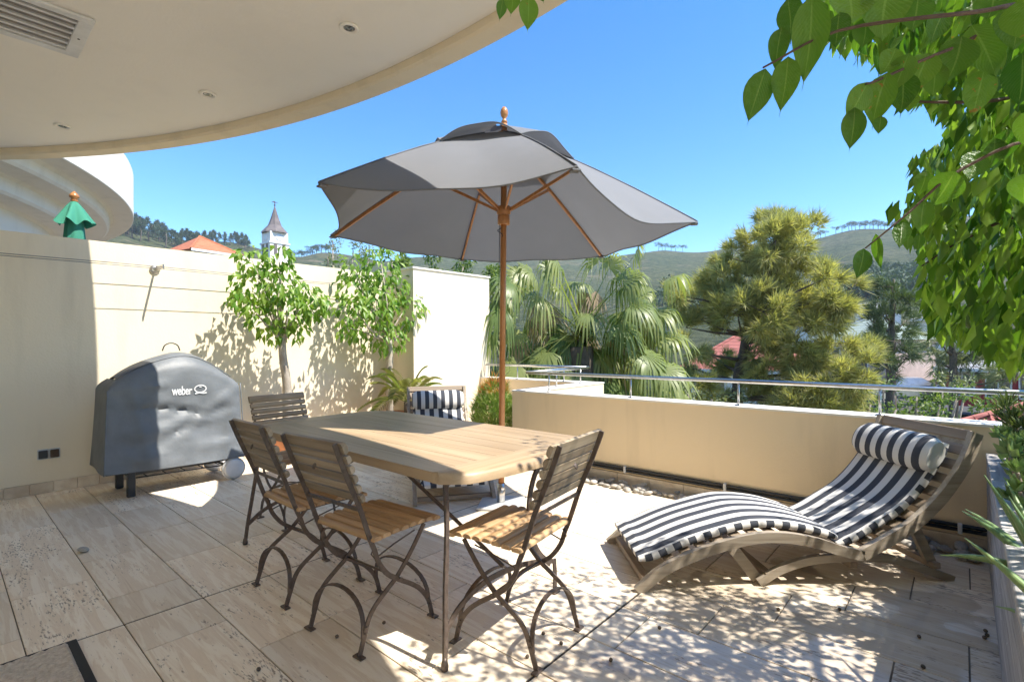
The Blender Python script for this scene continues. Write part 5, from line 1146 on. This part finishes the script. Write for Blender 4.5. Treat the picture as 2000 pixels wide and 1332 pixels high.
for cl, D_, mt_, lb in (([(1345, 770, 26), (1390, 780, 26), (1440, 785, 24), (1330, 800, 26), (1400, 810, 30)], 12, 'olive_leaf', 'grey green shrub below the casuarina trunk'),
                        ([(1490, 790, 22), (1540, 800, 22), (1590, 800, 22), (1560, 820, 30)], 13, 'olive_leaf', 'low grey green shrub in front of the dark bloom'),
                        ([(1650, 800, 26), (1700, 790, 26), (1750, 800, 26), (1700, 820, 30), (1640, 825, 26)], 15, 'shrub_leaf', 'bright flowering shrub beyond the lounger end of the parapet'),
                        ([(1790, 775, 26), (1835, 790, 30), (1870, 780, 24), (1840, 815, 30), (1800, 810, 26)], 17, 'shrub_leaf', 'rounded green shrub beside the silver car'),
                        ([(1915, 785, 22), (1950, 795, 24), (1985, 790, 24), (1930, 815, 26)], 19, 'shrub_leaf', 'dark green hedge shrub before the red house'),
                        ([(1725, 750, 16), (1700, 765, 18), (1750, 758, 12)], 26, 'shrub_leaf', 'yellow green shrub overlapping the silver car'),
                        ([(1840, 745, 16), (1870, 750, 18), (1890, 745, 14)], 24, 'olive_leaf', 'pale shrub in front of the red house wall'),
                        ([(1330, 740, 26), (1290, 790, 30), (1350, 720, 20), (1260, 800, 30)], 14, 'olive_leaf', 'shrub behind the right side of the fan palm')):
    bushy('garden_shrub', lb, mt_, cl, D_, 330, .085 * D_ / 13, .045 * D_ / 13, .4)
bushy('bougainvillea', 'dark pink bougainvillea bush below the casuarina', 'bloom', [(1650, 760, 16), (1640, 785, 14), (1665, 780, 14)], 16, 330, .09, .06, .3)
# ------------------------------------------------------------------ fan palm
fp = at(1135, 640, 8.6); fpr = thing('fan_palm', 'shaggy fan palm with drooping split fronds beyond the parapet', 'palm', (fp[0], fp[1], -4.38))
part(MB().tube([(fp[0], fp[1], -4.4), (fp[0] + .1, fp[1], -1.5), (fp[0], fp[1], 1.2)], [.26, .24, .20], 12), 'trunk', 'bark_dark', fpr, True)
def fan(c, pd, R, nrm, mat, nseg=26, spread=108, droop=.9, base=None):
    """fan leaf at c, continuing direction pd"""
    X = np.array(pd) / np.linalg.norm(pd); Nn = np.array(nrm) - X * np.dot(nrm, X); Nn /= np.linalg.norm(Nn); Y = np.cross(Nn, X); V, T, tint = [], [], []
    t0 = RNG.random() * .8
    for k in range(nseg):
        a0 = math.radians(-spread + 2 * spread * k / nseg); a1 = math.radians(-spread + 2 * spread * (k + 1) / nseg); am = (a0 + a1) / 2
        L = R * (.82 + .18 * math.cos(am)) * RNG.uniform(.85, 1.1); dr = droop * RNG.uniform(.6, 1.4); o = len(V); prev = None
        for j, t in enumerate((.04, .25, .5, .68, .85, 1.)):
            fold = .02 * R * (1 if k % 2 else -1)
            g = np.array([0, 0, -1.]) * dr * L * max(0, t - .42) ** 1.5 * 1.5; sh = 1 - .35 * max(0, t - .42) * dr
            wd = 1. if t < .55 else max(0, (1 - t) / .45) * .85
            for a_ in (am - (am - a0) * wd, am + (a1 - am) * wd): V.append(c + (X * math.cos(a_) + Y * math.sin(a_)) * L * t * sh + Nn * (fold * t - .10 * R * t * t * abs(math.sin(am))) + g)
        for j in range(5): b = o + j * 2; T += [(b, b + 1, b + 3), (b, b + 3, b + 2)]; tint += [t0 + RNG.random() * .0, t0] if False else [min(.99, t0 + .18 * (j / 5)), min(.99, t0 + .18 * (j / 5))]
    if base is not None:
        p0, p1 = np.array(base), np.array(c); s = np.cross(p1 - p0, [0, 0, 1]); s = s / (np.linalg.norm(s) + 1e-9) * .022; m1 = (p0 + p1) / 2 + np.array([0, 0, .06]); o = len(V)
        V += [p0 - s, p0 + s, m1 - s * .8, m1 + s * .8, p1 - s * .5, p1 + s * .5]; T += [(o, o + 1, o + 3), (o, o + 3, o + 2), (o + 2, o + 3, o + 5), (o + 2, o + 5, o + 4)]; tint += [.5] * 4
    return tri_mesh('frond', np.array(V) - np.array(fpr.location), np.array(T), mat, fpr, tuple(fpr.location), None, np.array(tint))
heart = np.array([fp[0], fp[1], 1.45])
hx = at(1140, 590, 8.6)
fans = [(1240, 505, .75, (.25, .9)), (1170, 520, .8, (-.1, .6)), (1090, 520, .85, (-.4, .4)), (1040, 540, .8, (-.7, .3)), (1000, 560, .8, (-.8, 0)), (985, 610, .85, (-.9, -.3)), (1010, 650, .8, (-.8, -.4)), (1060, 590, .7, (-.5, -.3)), (1125, 560, .75, (0, -.2)), (1110, 660, .85, (-.35, -.7)), (1060, 700, .8, (-.5, -.6)), (1180, 690, .9, (.2, -.8)), (1225, 560, .7, (.5, .1)), (1235, 600, .8, (.5, -.3)), (1270, 620, .85, (.7, -.1)), (1300, 660, .85, (.8, -.4)), (1260, 700, .9, (.55, -.6)), (1225, 750, .85, (.4, -.8)), (1300, 730, .8, (.7, -.7)), (1130, 740, .8, (-.1, -.9)), (1050, 760, .75, (-.5, -.8)), (1190, 770, .8, (.1, -.9)), (1010, 720, .75, (-.7, -.7)), (1290, 780, .8, (.5, -.8)), (1215, 640, .75, (.3, -.5)), (1150, 620, .7, (0, -.5)), (960, 660, .7, (-.9, -.5)), (975, 740, .7, (-.6, -.8))]
right = np.array([CM[0][0], CM[0][2], 0]); fwd = np.array([CM[2][0], CM[2][2], 0])
for px_, py_, R_, (dx_, dz_) in fans:
    c = at(px_, py_ - 8, 8.6 + random.uniform(-.75, .45)); pd = right * dx_ + np.array([0, 0, dz_ * .8 + .15]) - fwd * random.uniform(.1, .6)
    nrm = np.array([0, 0, 1.]) * .8 - fwd * .6 + RNG.normal(size=3) * .15
    fan(c, pd, R_ * .80, nrm, 'palm_frond', droop=random.uniform(.8, 1.4), base=heart + RNG.normal(size=3) * .05)
for k in range(30):
    px_ = random.uniform(975, 1320); py_ = random.uniform(500, 780) + abs(px_ - 1145) * .25; dx_ = (px_ - 1140) / 170; dz_ = -(py_ - 600) / 140
    c = at(px_, py_, 8.5 + random.uniform(-.4, .5)); pd = right * dx_ + np.array([0, 0, dz_ * .7 + .1]) - fwd * random.uniform(.0, .5)
    fan(c, pd, random.uniform(.5, .72), np.array([0, 0, .8]) - fwd * .5 + RNG.normal(size=3) * .25, 'palm_frond', droop=random.uniform(1.0, 1.7), base=heart + RNG.normal(size=3) * .05)
for k in range(44):
    px_, py_ = random.uniform(990, 1290), random.uniform(560, 780); c = at(px_, py_, 8.9 + random.uniform(-.2, .5)); pd = right * random.uniform(-.6, .6) + np.array([0, 0, -1.]) - fwd * random.uniform(-.1, .4)
    fan(c, pd, random.uniform(.4, .65), -fwd + RNG.normal(size=3) * .4, 'dead_frond' if k % 3 else 'palm_frond', 16, 46, .9, heart + np.array([0, 0, -.2]))
# ------------------------------------------------------------------ street and air
M['asphalt'] = simple('asphalt', (.06, .06, .062), None, .9, 3)
a0, a1 = at(1500, 700, 44), at(2300, 700, 44)
struct(MB().add([(a0[0], a0[1], land(1500, 44) + .06), (a1[0], a1[1], land(2300, 44) + .06), (a1[0] * 1.22, a1[1] * 1.22, land(2300, 53) + .06), (a0[0] * 1.22, a0[1] * 1.22, land(1500, 53) + .06)], [(0, 1, 2, 3)]).build('street', 'asphalt'))

hz = MB().lohi((-960, -960, -30), (960, 960, 150)).build('haze', 'grout'); hz['kind'] = 'stuff'
vm = bpy.data.materials.new('haze_air'); vm.use_nodes = True; vn_ = vm.node_tree; vn_.nodes.remove(vn_.nodes['Principled BSDF'])
pv = vn_.nodes.new('ShaderNodeVolumePrincipled'); pv.inputs['Color'].default_value = (.72, .82, .95, 1); pv.inputs['Density'].default_value = .0003; pv.inputs['Anisotropy'].default_value = .1
vn_.links.new(pv.outputs[0], vn_.nodes['Material Output'].inputs['Volume']); hz.data.materials.clear(); hz.data.materials.append(vm)
